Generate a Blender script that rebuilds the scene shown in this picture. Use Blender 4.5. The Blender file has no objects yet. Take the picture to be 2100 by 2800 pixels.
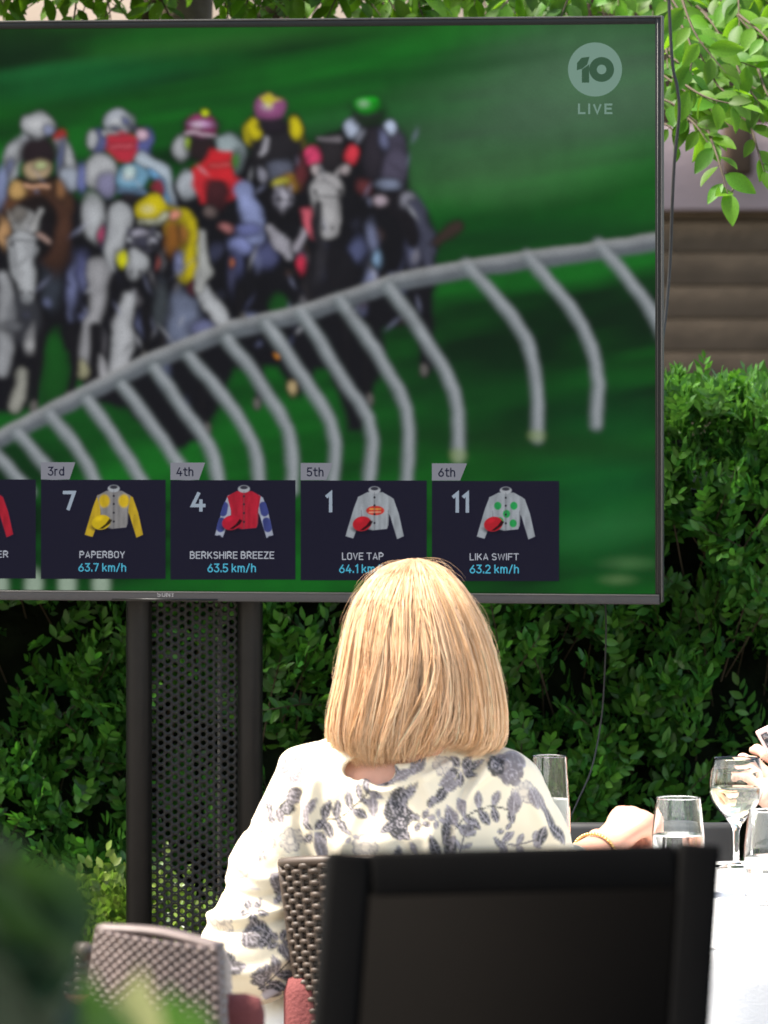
import bpy, bmesh, math, random
import numpy as np
from mathutils import Vector, Matrix

# ---------------------------------------------------------------- camera, sky, sun, exposure
SC = bpy.context.scene
COL = SC.collection
EXPO = 1.8
CAM_H = 1.6
K = 200.0 / 36.0 * 2800.0            # photo pixels per unit slope for a 200 mm portrait lens

cam_data = bpy.data.cameras.new('camera')
cam_data.lens = 200.0
cam_data.sensor_fit = 'VERTICAL'
cam_data.sensor_height = 36.0
cam_data.sensor_width = 27.0
cam_data.shift_y = -500.0 / 2800.0
cam_data.clip_start = 0.1
cam_data.clip_end = 400.0
cam_data.dof.use_dof = True
cam_data.dof.focus_distance = 9.5
cam_data.dof.aperture_fstop = 9.5
cam = bpy.data.objects.new('camera', cam_data)
cam.location = (0, 0, CAM_H)
cam.rotation_euler = (math.radians(90), 0, 0)
COL.objects.link(cam)
SC.camera = cam

SUN_DIR = Vector((-0.50, -0.03, 0.86)).normalized()      # towards the sun
SUN_EL = math.asin(SUN_DIR.z)
SUN_AZ = math.atan2(SUN_DIR.x, SUN_DIR.y)
world = bpy.data.worlds.new('World')
SC.world = world
world.use_nodes = True
wt = world.node_tree
wt.nodes.clear()
wo = wt.nodes.new('ShaderNodeOutputWorld')
wb = wt.nodes.new('ShaderNodeBackground')
ws = wt.nodes.new('ShaderNodeTexSky')
ws.sky_type = 'NISHITA'
ws.sun_disc = False
ws.sun_elevation = SUN_EL
ws.sun_rotation = SUN_AZ
ws.air_density = 1.0
ws.dust_density = 2.5
ws.ozone_density = 1.0
wb.inputs['Strength'].default_value = 0.13
wv = wt.nodes.new('ShaderNodeVectorMath'); wv.operation = 'MULTIPLY'      # camera white balance set for the shade
wv.inputs[1].default_value = (1.10, 1.0, 0.86)
wt.links.new(ws.outputs[0], wv.inputs[0])
wt.links.new(wv.outputs[0], wb.inputs[0])
wt.links.new(wb.outputs[0], wo.inputs[0])

sun_data = bpy.data.lights.new('sun', 'SUN')
sun_data.energy = 3.6
sun_data.angle = math.radians(8.0)
sun_data.color = (1.0, 0.95, 0.86)
sun = bpy.data.objects.new('sun', sun_data)
sun.rotation_euler = SUN_DIR.to_track_quat('Z', 'Y').to_euler()
sun.location = (-6, 6, 12)
COL.objects.link(sun)

SC.view_settings.view_transform = 'Standard'
SC.view_settings.look = 'None'
SC.view_settings.exposure = EXPO
SC.view_settings.gamma = 1.0
SC.view_settings.use_curve_mapping = False
SC.render.engine = 'CYCLES'
SC.cycles.max_bounces = 10
SC.cycles.transmission_bounces = 10
SC.cycles.glossy_bounces = 5
SC.cycles.transparent_max_bounces = 12
SC.cycles.caustics_reflective = False
SC.cycles.caustics_refractive = True
SC.cycles.sample_clamp_indirect = 6.0

rng = np.random.default_rng(7)
random.seed(7)

# ---------------------------------------------------------------- helpers
def lin(c):
    c = np.asarray(c, float) / 255.0
    return np.where(c <= 0.04045, c / 12.92, ((c + 0.055) / 1.055) ** 2.4)

def at(px, py, d):
    """the point at distance d in front of the camera that sits at photo pixel px, py"""
    return np.array([(px - 1050.0) / K * d, d, CAM_H - (py - 900.0) / K * d])

def tag(o, label=None, cat=None, group=None, kind=None):
    if label: o['label'] = label
    if cat: o['category'] = cat
    if group: o['group'] = group
    if kind: o['kind'] = kind
    return o

def empty(name, loc, label=None, cat=None, group=None):
    o = bpy.data.objects.new(name, None)
    o.empty_display_size = 0.1
    o.location = loc
    COL.objects.link(o)
    return tag(o, label, cat, group)

def link(name, me, parent=None, mat=None, smooth=False):
    o = bpy.data.objects.new(name, me)
    COL.objects.link(o)
    if mat is not None and len(me.materials) == 0:
        me.materials.append(mat)
    if smooth:
        me.polygons.foreach_set('use_smooth', np.ones(len(me.polygons), bool))
    if parent is not None:
        o.parent = parent
        o.matrix_parent_inverse = Matrix.Translation(parent.location).inverted() if parent.parent is None else Matrix.Identity(4)
    return o

def mesh_np(name, V, Fs):
    """mesh from a vertex array and a list of (n,k) face arrays"""
    V = np.asarray(V, np.float32)
    if not isinstance(Fs, list): Fs = [Fs]
    Fs = [np.asarray(f, np.int32) for f in Fs if len(f)]
    me = bpy.data.meshes.new(name)
    me.vertices.add(len(V))
    me.vertices.foreach_set('co', V.ravel())
    li = np.concatenate([f.ravel() for f in Fs])
    tot = np.concatenate([np.full(len(f), f.shape[1], np.int32) for f in Fs])
    st = np.concatenate([[0], np.cumsum(tot)[:-1]]).astype(np.int32)
    me.loops.add(len(li))
    me.loops.foreach_set('vertex_index', li)
    me.polygons.add(len(tot))
    me.polygons.foreach_set('loop_start', st)
    me.polygons.foreach_set('loop_total', tot)
    me.update(calc_edges=True)
    me.validate()
    return me

def vcol(me, C, name='Col'):
    a = me.color_attributes.new(name, 'FLOAT_COLOR', 'POINT')
    C = np.asarray(C, np.float32)
    if C.shape[1] == 3:
        C = np.concatenate([C, np.ones((len(C), 1), np.float32)], 1)
    a.data.foreach_set('color', C.ravel())

class MB:
    """collects pieces of one mesh"""
    def __init__(s): s.V = []; s.F = {}; s.n = 0
    def add(s, V, F):
        V = np.asarray(V, float)
        for f in F:
            f = [int(i) + s.n for i in f]
            s.F.setdefault(len(f), []).append(f)
        s.V.append(V); s.n += len(V)
    def add_np(s, V, F):
        F = np.asarray(F, int)
        if len(F): s.F.setdefault(F.shape[1], []).extend((F + s.n).tolist())
        s.V.append(np.asarray(V, float)); s.n += len(V)
    def box(s, lo, hi, R=None, T=None, bevel=0.0):
        lo = np.minimum(lo, hi).astype(float) if not isinstance(lo, list) else np.array(lo, float)
        hi = np.array(hi, float)
        bm = bmesh.new()
        bmesh.ops.create_cube(bm, size=1.0)
        for v in bm.verts:
            v.co = Vector(((lo[0] + hi[0]) / 2 + v.co.x * (hi[0] - lo[0]), (lo[1] + hi[1]) / 2 + v.co.y * (hi[1] - lo[1]), (lo[2] + hi[2]) / 2 + v.co.z * (hi[2] - lo[2])))
        if bevel > 0:
            bmesh.ops.bevel(bm, geom=bm.edges[:], offset=bevel, segments=2, profile=0.6, affect='EDGES')
        bm.verts.ensure_lookup_table()
        V = np.array([v.co[:] for v in bm.verts])
        F = [[v.index for v in f.verts] for f in bm.faces]
        bm.free()
        if R is not None: V = V @ np.asarray(R, float).T
        if T is not None: V = V + np.asarray(T, float)
        s.add(V, F)
        return s
    def tube(s, P, r, n=8, cap=True, flat=1.0):
        P = np.asarray(P, float); m = len(P)
        r = np.broadcast_to(np.asarray(r, float), (m,))
        T = np.gradient(P, axis=0)
        T /= np.linalg.norm(T, axis=1)[:, None] + 1e-12
        up = np.array([0, 0, 1.0]) if abs(T[0, 2]) < 0.9 else np.array([1.0, 0, 0])
        N = np.zeros_like(P)
        x = np.cross(T[0], up); x /= np.linalg.norm(x)
        for i in range(m):
            x = x - T[i] * np.dot(x, T[i]); x /= np.linalg.norm(x) + 1e-12
            N[i] = x
        B = np.cross(T, N)
        a = np.arange(n) * 2 * math.pi / n
        V = (P[:, None, :] + r[:, None, None] * (np.cos(a)[None, :, None] * N[:, None, :] + flat * np.sin(a)[None, :, None] * B[:, None, :])).reshape(-1, 3)
        i = np.arange(m - 1)[:, None] * n; j = np.arange(n)[None, :]; j2 = (j + 1) % n
        F = np.stack([i + j, i + j2, i + n + j2, i + n + j], -1).reshape(-1, 4)
        base = s.n
        s.add_np(V, F)
        if cap:
            s.F.setdefault(n, []).append([base + k for k in range(n)][::-1])
            s.F.setdefault(n, []).append([base + (m - 1) * n + k for k in range(n)])
        return s
    def lathe(s, prof, c, n=32):
        prof = np.asarray(prof, float); m = len(prof)
        a = np.arange(n) * 2 * math.pi / n
        V = np.stack([c[0] + prof[:, None, 0] * np.cos(a), c[1] + prof[:, None, 0] * np.sin(a), c[2] + prof[:, None, 1] + 0 * a], -1).reshape(-1, 3)
        i = np.arange(m - 1)[:, None] * n; j = np.arange(n)[None, :]; j2 = (j + 1) % n
        F = np.stack([i + j, i + j2, i + n + j2, i + n + j], -1).reshape(-1, 4)
        s.add_np(V, F)
        return s
    def mesh(s, name):
        me = mesh_np(name, np.concatenate(s.V), [np.array(f) for f in s.F.values()])
        return me
    def build(s, name, mat=None, parent=None, smooth=False):
        return link(name, s.mesh(name), parent, mat, smooth)

def spline(P, n):
    """catmull-rom through P, n samples"""
    P = np.asarray(P, float)
    Q = np.concatenate([[2 * P[0] - P[1]], P, [2 * P[-1] - P[-2]]])
    t = np.linspace(0, len(P) - 1 - 1e-9, n)
    i = t.astype(int); f = (t - i)[:, None]
    a, b, c, d = Q[i], Q[i + 1], Q[i + 2], Q[i + 3]
    return 0.5 * (2 * b + (c - a) * f + (2 * a - 5 * b + 4 * c - d) * f ** 2 + (3 * b - a - 3 * c + d) * f ** 3)

_LAT = np.random.default_rng(99).random((32, 32, 32))
def vnoise(P, f=1.0):
    """smooth value noise 0..1 at points P"""
    p = np.asarray(P, float) * f + 100.0
    i = np.floor(p).astype(int); t = p - i; t = t * t * (3 - 2 * t)
    out = 0
    for dx in (0, 1):
        for dy in (0, 1):
            for dz in (0, 1):
                w = (t[..., 0] if dx else 1 - t[..., 0]) * (t[..., 1] if dy else 1 - t[..., 1]) * (t[..., 2] if dz else 1 - t[..., 2])
                out = out + w * _LAT[(i[..., 0] + dx) % 32, (i[..., 1] + dy) % 32, (i[..., 2] + dz) % 32]
    return out

# ---------------------------------------------------------------- materials
def mat(name, base, rough=0.6, spec=0.5, metal=0.0, var=0.12, vscale=8.0, bump=0.0, bscale=60.0, attr=None, coat=0.0, trans=0.0, tcol=None, rand=0.0, hue=None):
    m = bpy.data.materials.new(name)
    m.use_nodes = True
    t = m.node_tree; N = t.nodes; L = t.links
    b = N['Principled BSDF']
    b.inputs['Roughness'].default_value = rough
    b.inputs['Specular IOR Level'].default_value = spec
    b.inputs['Metallic'].default_value = metal
    if coat: b.inputs['Coat Weight'].default_value = coat
    tc = N.new('ShaderNodeTexCoord')
    no = N.new('ShaderNodeTexNoise')
    no.inputs['Scale'].default_value = vscale
    no.inputs['Detail'].default_value = 5
    L.new(tc.outputs['Object'], no.inputs['Vector'])
    mr = N.new('ShaderNodeMapRange')
    mr.inputs['From Min'].default_value = 0.25; mr.inputs['From Max'].default_value = 0.75
    mr.inputs['To Min'].default_value = 1 - var; mr.inputs['To Max'].default_value = 1 + var
    L.new(no.outputs['Fac'], mr.inputs['Value'])
    val = mr.outputs[0]
    if attr:
        src = N.new('ShaderNodeAttribute'); src.attribute_name = attr; colsock = src.outputs['Color']
    else:
        src = N.new('ShaderNodeRGB'); src.outputs[0].default_value = (*base, 1); colsock = src.outputs[0]
    if rand > 0:
        g = N.new('ShaderNodeNewGeometry'); oi = N.new('ShaderNodeObjectInfo')
        ad = N.new('ShaderNodeMath'); ad.operation = 'ADD'
        L.new(g.outputs['Random Per Island'], ad.inputs[0]); L.new(oi.outputs['Random'], ad.inputs[1])
        fr = N.new('ShaderNodeMath'); fr.operation = 'FRACT'; L.new(ad.outputs[0], fr.inputs[0])
        if hue is not None:
            mx0 = N.new('ShaderNodeMix'); mx0.data_type = 'RGBA'
            L.new(fr.outputs[0], mx0.inputs['Factor'])
            L.new(colsock, mx0.inputs['A']); mx0.inputs['B'].default_value = (*hue, 1)
            colsock = mx0.outputs['Result']
        mr2 = N.new('ShaderNodeMapRange'); mr2.inputs['To Min'].default_value = 1 - rand; mr2.inputs['To Max'].default_value = 1 + rand
        m2 = N.new('ShaderNodeMath'); m2.operation = 'MULTIPLY'; m2.inputs[1].default_value = 7.31
        f2 = N.new('ShaderNodeMath'); f2.operation = 'FRACT'
        L.new(fr.outputs[0], m2.inputs[0]); L.new(m2.outputs[0], f2.inputs[0]); L.new(f2.outputs[0], mr2.inputs['Value'])
        mm = N.new('ShaderNodeMath'); mm.operation = 'MULTIPLY'
        L.new(val, mm.inputs[0]); L.new(mr2.outputs[0], mm.inputs[1]); val = mm.outputs[0]
    vm = N.new('ShaderNodeVectorMath'); vm.operation = 'SCALE'
    L.new(colsock, vm.inputs[0]); L.new(val, vm.inputs['Scale'])
    L.new(vm.outputs[0], b.inputs['Base Color'])
    if bump > 0:
        n2 = N.new('ShaderNodeTexNoise'); n2.inputs['Scale'].default_value = bscale; n2.inputs['Detail'].default_value = 4
        L.new(tc.outputs['Object'], n2.inputs['Vector'])
        bp = N.new('ShaderNodeBump'); bp.inputs['Strength'].default_value = bump; bp.inputs['Distance'].default_value = 0.01
        L.new(n2.outputs['Fac'], bp.inputs['Height']); L.new(bp.outputs[0], b.inputs['Normal'])
    if trans > 0:
        tr = N.new('ShaderNodeBsdfTranslucent')
        if tcol is not None:
            tv = N.new('ShaderNodeVectorMath'); tv.operation = 'SCALE'
            tv.inputs[0].default_value = tcol; L.new(val, tv.inputs['Scale']); L.new(tv.outputs[0], tr.inputs['Color'])
        else:
            L.new(vm.outputs[0], tr.inputs['Color'])
        mx = N.new('ShaderNodeMixShader'); mx.inputs[0].default_value = trans
        L.new(b.outputs[0], mx.inputs[1]); L.new(tr.outputs[0], mx.inputs[2])
        L.new(mx.outputs[0], N['Material Output'].inputs['Surface'])
    return m

def mat_display(name, attr=None, color=None, spec=0.03, rough=0.12):
    """a lit display: gives off its own light under a slightly glossy front"""
    m = bpy.data.materials.new(name); m.use_nodes = True
    t = m.node_tree; b = t.nodes['Principled BSDF']
    b.inputs['Base Color'].default_value = (0.004, 0.004, 0.005, 1)
    b.inputs['Roughness'].default_value = rough
    b.inputs['Specular IOR Level'].default_value = spec
    if attr:
        a = t.nodes.new('ShaderNodeAttribute'); a.attribute_name = attr
        g = t.nodes.new('ShaderNodeTexCoord'); no = t.nodes.new('ShaderNodeTexNoise')
        no.inputs['Scale'].default_value = 420.0; no.inputs['Detail'].default_value = 1
        t.links.new(g.outputs['Object'], no.inputs['Vector'])
        mr = t.nodes.new('ShaderNodeMapRange'); mr.inputs['From Min'].default_value = 0.3; mr.inputs['From Max'].default_value = 0.7
        mr.inputs['To Min'].default_value = 0.95; mr.inputs['To Max'].default_value = 1.05
        t.links.new(no.outputs['Fac'], mr.inputs['Value'])
        vm = t.nodes.new('ShaderNodeVectorMath'); vm.operation = 'SCALE'
        t.links.new(a.outputs['Color'], vm.inputs[0]); t.links.new(mr.outputs[0], vm.inputs['Scale'])
        t.links.new(vm.outputs[0], b.inputs['Emission Color'])
    else:
        b.inputs['Emission Color'].default_value = (*lin(color), 1)
    b.inputs['Emission Strength'].default_value = 1.0 / 2 ** EXPO
    return m

def mat_glass(name, col=(1, 1, 1), ior=1.45, rough=0.0):
    m = bpy.data.materials.new(name); m.use_nodes = True
    t = m.node_tree; b = t.nodes['Principled BSDF']
    b.inputs['Base Color'].default_value = (*col, 1)
    b.inputs['Transmission Weight'].default_value = 1.0
    b.inputs['IOR'].default_value = ior
    b.inputs['Roughness'].default_value = rough
    return m

MT = {}
MT['black_metal'] = mat('black_metal', (0.008, 0.0073, 0.0070), 0.45, 0.33, 0.0, 0.2, 30, 0.05, 300)
MT['bezel'] = mat('bezel', (0.006, 0.006, 0.006), 0.35, 0.3)
MT['trim'] = mat('bezel_trim', (0.09, 0.087, 0.084), 0.5, 0.4, 0.6)
MT['bar_grey'] = mat('lower_bar_grey', (0.052, 0.048, 0.048), 0.55, 0.4, 0.0, 0.15, 600)
MT['logo_grey'] = mat('logo_grey', (0.30, 0.29, 0.29), 0.4)
MT['cable'] = mat('cable_rubber', (0.02, 0.02, 0.022), 0.5)
MT['conduit'] = mat('conduit', (0.20, 0.18, 0.15), 0.6)
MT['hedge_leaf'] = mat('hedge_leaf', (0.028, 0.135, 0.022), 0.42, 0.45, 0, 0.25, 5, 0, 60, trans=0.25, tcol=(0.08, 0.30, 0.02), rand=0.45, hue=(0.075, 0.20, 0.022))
MT['hedge_sunlit'] = mat('hedge_leaf_sunlit_tone', (0.065, 0.20, 0.035), 0.45, 0.4, 0, 0.25, 5, trans=0.28, tcol=(0.14, 0.38, 0.03), rand=0.4, hue=(0.115, 0.26, 0.045))  # paler green painted in so the hedge top reads as sunlit
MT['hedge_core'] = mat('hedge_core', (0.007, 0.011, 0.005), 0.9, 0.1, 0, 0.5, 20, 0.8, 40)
MT['twig'] = mat('twig', (0.07, 0.05, 0.03), 0.8)
MT['shrub_leaf'] = mat('shrub_leaf', (0.07, 0.15, 0.02), 0.35, 0.5, 0, 0.2, 9, trans=0.3, tcol=(0.16, 0.30, 0.03), rand=0.4, hue=(0.22, 0.28, 0.05))
MT['tree_leaf'] = mat('tree_leaf', (0.045, 0.15, 0.012), 0.5, 0.3, 0, 0.38, 45, trans=0.45, tcol=(0.22, 0.46, 0.015), rand=0.4, hue=(0.09, 0.19, 0.012))
MT['bark'] = mat('bark', (0.09, 0.07, 0.05), 0.9, 0.2, 0, 0.4, 20, 0.6, 30)
MT['paving'] = mat('paving', (0.16, 0.145, 0.125), 0.85, 0.2, 0, 0.25, 3, 0.3, 25)
MT['soil'] = mat('soil', (0.035, 0.028, 0.02), 0.95, 0.1, 0, 0.5, 12, 0.8, 20)
MT['render_mauve'] = mat('render_mauve', (0.34, 0.27, 0.275), 0.9, 0.15, 0, 0.08, 2, 0.2, 30)
MT['render_beige'] = mat('render_beige', (0.42, 0.34, 0.27), 0.9, 0.15, 0, 0.12, 2, 0.2, 30)
MT['timber_brown'] = mat('timber_brown', (0.092, 0.068, 0.046), 0.8, 0.2, 0, 0.22, 5, 0.3, 20)
MT['timber_dark'] = mat('timber_dark', (0.060, 0.040, 0.026), 0.8, 0.2, 0, 0.3, 5, 0.3, 20)

# ---------------------------------------------------------------- ground
mb = MB()
mb.add([(-60, -60, 0), (60, -60, 0), (60, 120, 0), (-60, 120, 0)], [[0, 1, 2, 3]])
tag(mb.build('ground', MT['soil']), kind='structure')
mb = MB()
mb.add([(-9, -6, .004), (9, -6, .004), (9, 10.62, .004), (-9, 10.62, .004)], [[0, 1, 2, 3]])
terrace = tag(mb.build('terrace', MT['paving']), kind='structure')

# ---------------------------------------------------------------- building behind the hedge
BY = 26.0
def bz(py): return CAM_H - (py - 900) / K * BY
bld = empty('building', (0.5, BY, 0), 'brown timber clad building with a mauve rendered band, blurred behind the hedge', 'building')
m1 = MB(); m1.box((-9, BY + .02, 0), (9, BY + .5, 5.2)); m1.build('wall', MT['render_beige'], bld)
m1 = MB(); m1.box((-9, BY - .14, bz(577)), (9, BY + .018, bz(345)), bevel=.01); m1.build('fascia', MT['render_mauve'], bld)
ed = [577, 607, 692, 782, 872, 962, 1055, 1150, 1245, 1340, 1435, 1530, 1625, 1720, 1815, 1910, 2005, 2100, 2195, 2270]
bmes = None
for k in range(len(ed) - 1):
    z1, z0 = bz(ed[k]), bz(ed[k + 1])
    m1 = MB()
    dz = 0.0
    m1.box((-9, BY - .014 - (0.008 if k == 0 else 0.002 * ((k * 7) % 3)), z0 + .005), (9, BY + .016, z1 - .003), bevel=.003)
    m1.build('plank', MT['timber_brown'], bld)
m1 = MB(); m1.box((-9, BY - .08, bz(335)), (9, BY + .018, bz(70)), bevel=.01); m1.build('beam', MT['timber_dark'], bld)
m1 = MB()
m1.box((.92, BY - .09, bz(66)), (9, BY + .012, 5.1), bevel=.01); m1.build('shutter_panel', MT['timber_dark'], bld)
# plain dark blocks below the beam, in front of the mauve band
for px in (2010, 2330, 1330):
    c = at(px, 0, BY)
    m1 = MB(); m1.box((c[0] - .065, BY - .30, bz(485)), (c[0] + .065, BY - .15, bz(330)), bevel=.03); m1.build('bracket', MT['timber_dark'], bld)

# ---------------------------------------------------------------- leaves
LEAF_V = np.array([(0, 0, 0), (.22, .16, .03), (.50, .235, .045), (.80, .14, .02), (1.0, 0, -.06), (.80, -.14, .02), (.50, -.235, .045), (.22, -.16, .03), (.33, 0, -.01), (.68, 0, -.015)])
LEAF_F = np.array([(0, 8, 1), (1, 8, 2), (2, 8, 9), (2, 9, 3), (3, 9, 4), (4, 9, 5), (5, 9, 6), (6, 9, 8), (6, 8, 7), (7, 8, 0)])
LEAF_S = LEAF_V[[0, 2, 4, 6, 8]].copy(); LEAF_S[1] = (.48, .22, .04); LEAF_S[3] = (.48, -.22, .04); LEAF_S[4] = (.5, 0, -.02)
LEAF_SF = np.array([(0, 4, 1), (1, 4, 2), (2, 4, 3), (3, 4, 0)])

_t = np.array([0, .10, .22, .36, .50, .64, .77, .88, .96, 1.0])
_w = .245 * np.sin(math.pi * _t ** .85) ** .85; _w[0] = .01; _w[-1] = 0
_cv = -.22 * (_t - .35) ** 2 + .02
LEAF_B = np.concatenate([np.stack([_t, _w, _cv + .22 * _w], -1), np.stack([_t, 0 * _t, _cv - .012], -1), np.stack([_t, -_w, _cv + .22 * _w], -1)])
LEAF_BF = np.array([(10 + i, 11 + i, 1 + i, i) for i in range(9)] + [(20 + i, 21 + i, 11 + i, 10 + i) for i in range(9)])
def nrm(a): return a / (np.linalg.norm(a, axis=-1, keepdims=True) + 1e-12)

def leaf_frames(d, n):
    x = nrm(d); y = nrm(np.cross(n, x)); z = np.cross(x, y)
    return np.stack([x, y, z], -1)

def sprig_leaves(pos, sdir, stem, nl, ll, R, spread=0.75, plane_up=0.95):
    """nl leaves along each stem: base points, frames, lengths"""
    N = len(pos)
    sd = nrm(sdir)
    ref = nrm(np.stack([R.normal(0, .5, N), np.full(N, -1.0) + R.normal(0, .3, N), np.full(N, plane_up)], -1))
    side = nrm(np.cross(sd, ref)); nor = np.cross(side, sd)
    P, D, NN, LL = [], [], [], []
    for k in range(nl):
        t = (k // 2 + 0.5) / (nl / 2.0) if k < nl - 1 else 1.0
        s = 1 if k % 2 == 0 else -1
        bend = nor * (-0.25 * t * t)[..., None] if np.ndim(t) else nor * (-0.25 * t * t)
        p = pos + stem[:, None] * t * sd + bend * stem[:, None] * .5
        if k == nl - 1:
            d = sd + R.normal(0, .12, (N, 3))
        else:
            d = sd * (0.55 + 0.35 * t) + side * s * spread + nor * R.normal(.12, .22, N)[:, None] + R.normal(0, .13, (N, 3))
        n = nor + R.normal(0, .28, (N, 3))
        P.append(p); D.append(nrm(d)); NN.append(n)
        LL.append(ll * (1.0 - 0.30 * abs(t - .45)) * R.uniform(.8, 1.15, N))
    return np.concatenate(P), leaf_frames(np.concatenate(D), np.concatenate(NN)), np.concatenate(LL)

def leaf_mesh(name, P, Fm, L, TV=LEAF_V, TF=LEAF_F, wid=1.0):
    T = TV * np.array([1, wid, 1])
    V = np.einsum('nij,vj->nvi', Fm, T) * L[:, None, None] + P[:, None, :]
    F = TF[None] + (np.arange(len(P)) * len(TV))[:, None, None]
    return mesh_np(name, V.reshape(-1, 3), F.reshape(-1, 3))

def single_leaves(parent, P, Fm, L, tmpl_mesh, name='leaf'):
    base = Vector(parent.location)
    for p, f, l in zip(P, Fm, L):
        o = bpy.data.objects.new(name, tmpl_mesh)
        M = Matrix([[*(f[0] * l), p[0] - base.x], [*(f[1] * l), p[1] - base.y], [*(f[2] * l), p[2] - base.z], [0, 0, 0, 1]])
        COL.objects.link(o)
        o.parent = parent
        o.matrix_local = M

def project(P):
    return 1050 + P[:, 0] / P[:, 1] * K, 900 - (P[:, 2] - CAM_H) / P[:, 1] * K

def pick_front(P, L, n, regions):
    """indices of the n leaves that show largest in the given photo regions (nearest, biggest)"""
    x, y = project(P)
    ok = np.zeros(len(P), bool)
    for (x0, y0, x1, y1) in regions:
        ok |= (x > x0) & (x < x1) & (y > y0) & (y < y1)
    score = L / P[:, 1] * 100 - (P[:, 1] - P[:, 1].min()) * 0.5
    score[~ok] = -1e9
    idx = np.argsort(-score)[:n]
    return idx[score[idx] > -1e8]

# ---------------------------------------------------------------- hedge
R = np.random.default_rng(11)
HY, HTOP = 10.92, 1.475
hedge = empty('hedge', (0, HY + .5, 0), 'clipped dark green box hedge standing behind the television', 'hedge')
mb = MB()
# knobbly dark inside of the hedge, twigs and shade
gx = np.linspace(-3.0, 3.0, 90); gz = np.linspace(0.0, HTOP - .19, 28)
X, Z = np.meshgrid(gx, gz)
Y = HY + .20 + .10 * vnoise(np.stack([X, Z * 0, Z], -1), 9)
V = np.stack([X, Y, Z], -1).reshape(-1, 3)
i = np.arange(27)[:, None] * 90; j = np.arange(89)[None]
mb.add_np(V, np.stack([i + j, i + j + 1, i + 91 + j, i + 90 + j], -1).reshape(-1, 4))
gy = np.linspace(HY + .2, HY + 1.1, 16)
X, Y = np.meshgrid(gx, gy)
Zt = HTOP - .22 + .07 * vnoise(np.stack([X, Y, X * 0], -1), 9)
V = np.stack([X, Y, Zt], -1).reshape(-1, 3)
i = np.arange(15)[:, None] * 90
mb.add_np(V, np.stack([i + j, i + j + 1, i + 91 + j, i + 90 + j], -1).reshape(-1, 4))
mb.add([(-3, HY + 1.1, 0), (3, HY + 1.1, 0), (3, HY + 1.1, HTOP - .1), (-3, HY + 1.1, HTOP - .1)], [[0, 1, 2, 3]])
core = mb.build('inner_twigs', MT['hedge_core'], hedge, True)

def hedge_front(N, lo, hi, far):
    x = R.uniform(-1.55, 1.6, N); z = R.uniform(0.05, HTOP - .02, N)
    q = np.stack([x, np.zeros(N), z], -1)
    n1 = vnoise(q, 5.5); n2 = vnoise(q + 31, 14)
    y = HY + (0.20 * (1 - n1) + 0.10 * R.random(N) - 0.04) + far
    keep = R.random(N) < np.clip(((n1 * .65 + n2 * .35) - lo) / (hi - lo), 0.03, 1)
    pos = np.stack([x, y, z], -1)[keep]
    M = len(pos)
    d = np.stack([R.normal(0, .55, M), R.normal(-.55, .25, M), R.normal(.75, .35, M)], -1)
    return pos, d
pos, d = hedge_front(5200, .36, .64, 0.0)
st = R.uniform(.06, .11, len(pos))
P1, F1, L1 = sprig_leaves(pos, d, st, 12, .034, R)
pos2, d2 = hedge_front(2800, .2, .5, 0.09)
P2, F2, L2 = sprig_leaves(pos2, d2, R.uniform(.05, .08, len(pos2)), 11, .031, R)
# clipped top, whose leaves carry the sunlit tone in their colour
N = 3200
x = R.uniform(-1.55, 1.7, N); y = HY + R.uniform(-.03, .75, N)
z = HTOP - .05 + .05 * vnoise(np.stack([x, y, x * 0], -1), 8) - .03 * R.random(N)
pos3 = np.stack([x, y, z], -1)
d3 = np.stack([R.normal(0, .45, N), R.normal(-.25, .4, N), R.normal(1.0, .2, N)], -1)
P3, F3, L3 = sprig_leaves(pos3, d3, R.uniform(.03, .06, N), 11, .030, R, plane_up=1.8)
N = 2600
x = R.uniform(-1.55, 1.7, N); a = R.uniform(0, 1, N)
z = HTOP - .24 + .25 * a; y = HY + .02 + .10 * a ** 2 + .05 * vnoise(np.stack([x, z, x * 0], -1), 11) + .03 * R.random(N)
d4 = np.stack([R.normal(0, .45, N), R.normal(-.55, .3, N), R.normal(.85, .25, N)], -1)
P4, F4, L4 = sprig_leaves(np.stack([x, y, z], -1), d4, R.uniform(.03, .065, N), 11, .030, R, plane_up=1.7)
P3 = np.concatenate([P3, P4]); F3 = np.concatenate([F3, F4]); L3 = np.concatenate([L3, L4])
LIT = np.concatenate([np.zeros(len(P1) + len(P2), bool), np.ones(len(P3), bool)])
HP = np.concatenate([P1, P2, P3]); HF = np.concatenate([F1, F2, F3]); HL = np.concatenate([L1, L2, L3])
LIT &= R.random(len(HP)) < np.clip((HP[:, 2] - HTOP + .22) / .16, 0, 1)  # painted sunlit tone grows towards the top of the hedge
LIT |= (R.random(len(HP)) < .05)
idx = pick_front(HP, HL, 300, [(1822, 1020, 2095, 2060), (1400, 1680, 2000, 2180), (20, 1680, 330, 2280), (730, 1680, 880, 2000)])
msk = np.ones(len(HP), bool); msk[idx] = False
tm = mesh_np('leaf', LEAF_V, LEAF_F); tm.materials.append(MT['hedge_leaf'])
tm2 = mesh_np('leaf', LEAF_V, LEAF_F); tm2.materials.append(MT['hedge_sunlit'])
i1 = idx[~LIT[idx]]; i2 = idx[LIT[idx]]
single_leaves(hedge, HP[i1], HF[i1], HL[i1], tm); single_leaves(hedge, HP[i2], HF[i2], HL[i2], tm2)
ful = np.zeros(len(HP), bool); ful[:len(P1)] = True
VV, FF, MI, nv = [], [], [], 0
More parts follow.
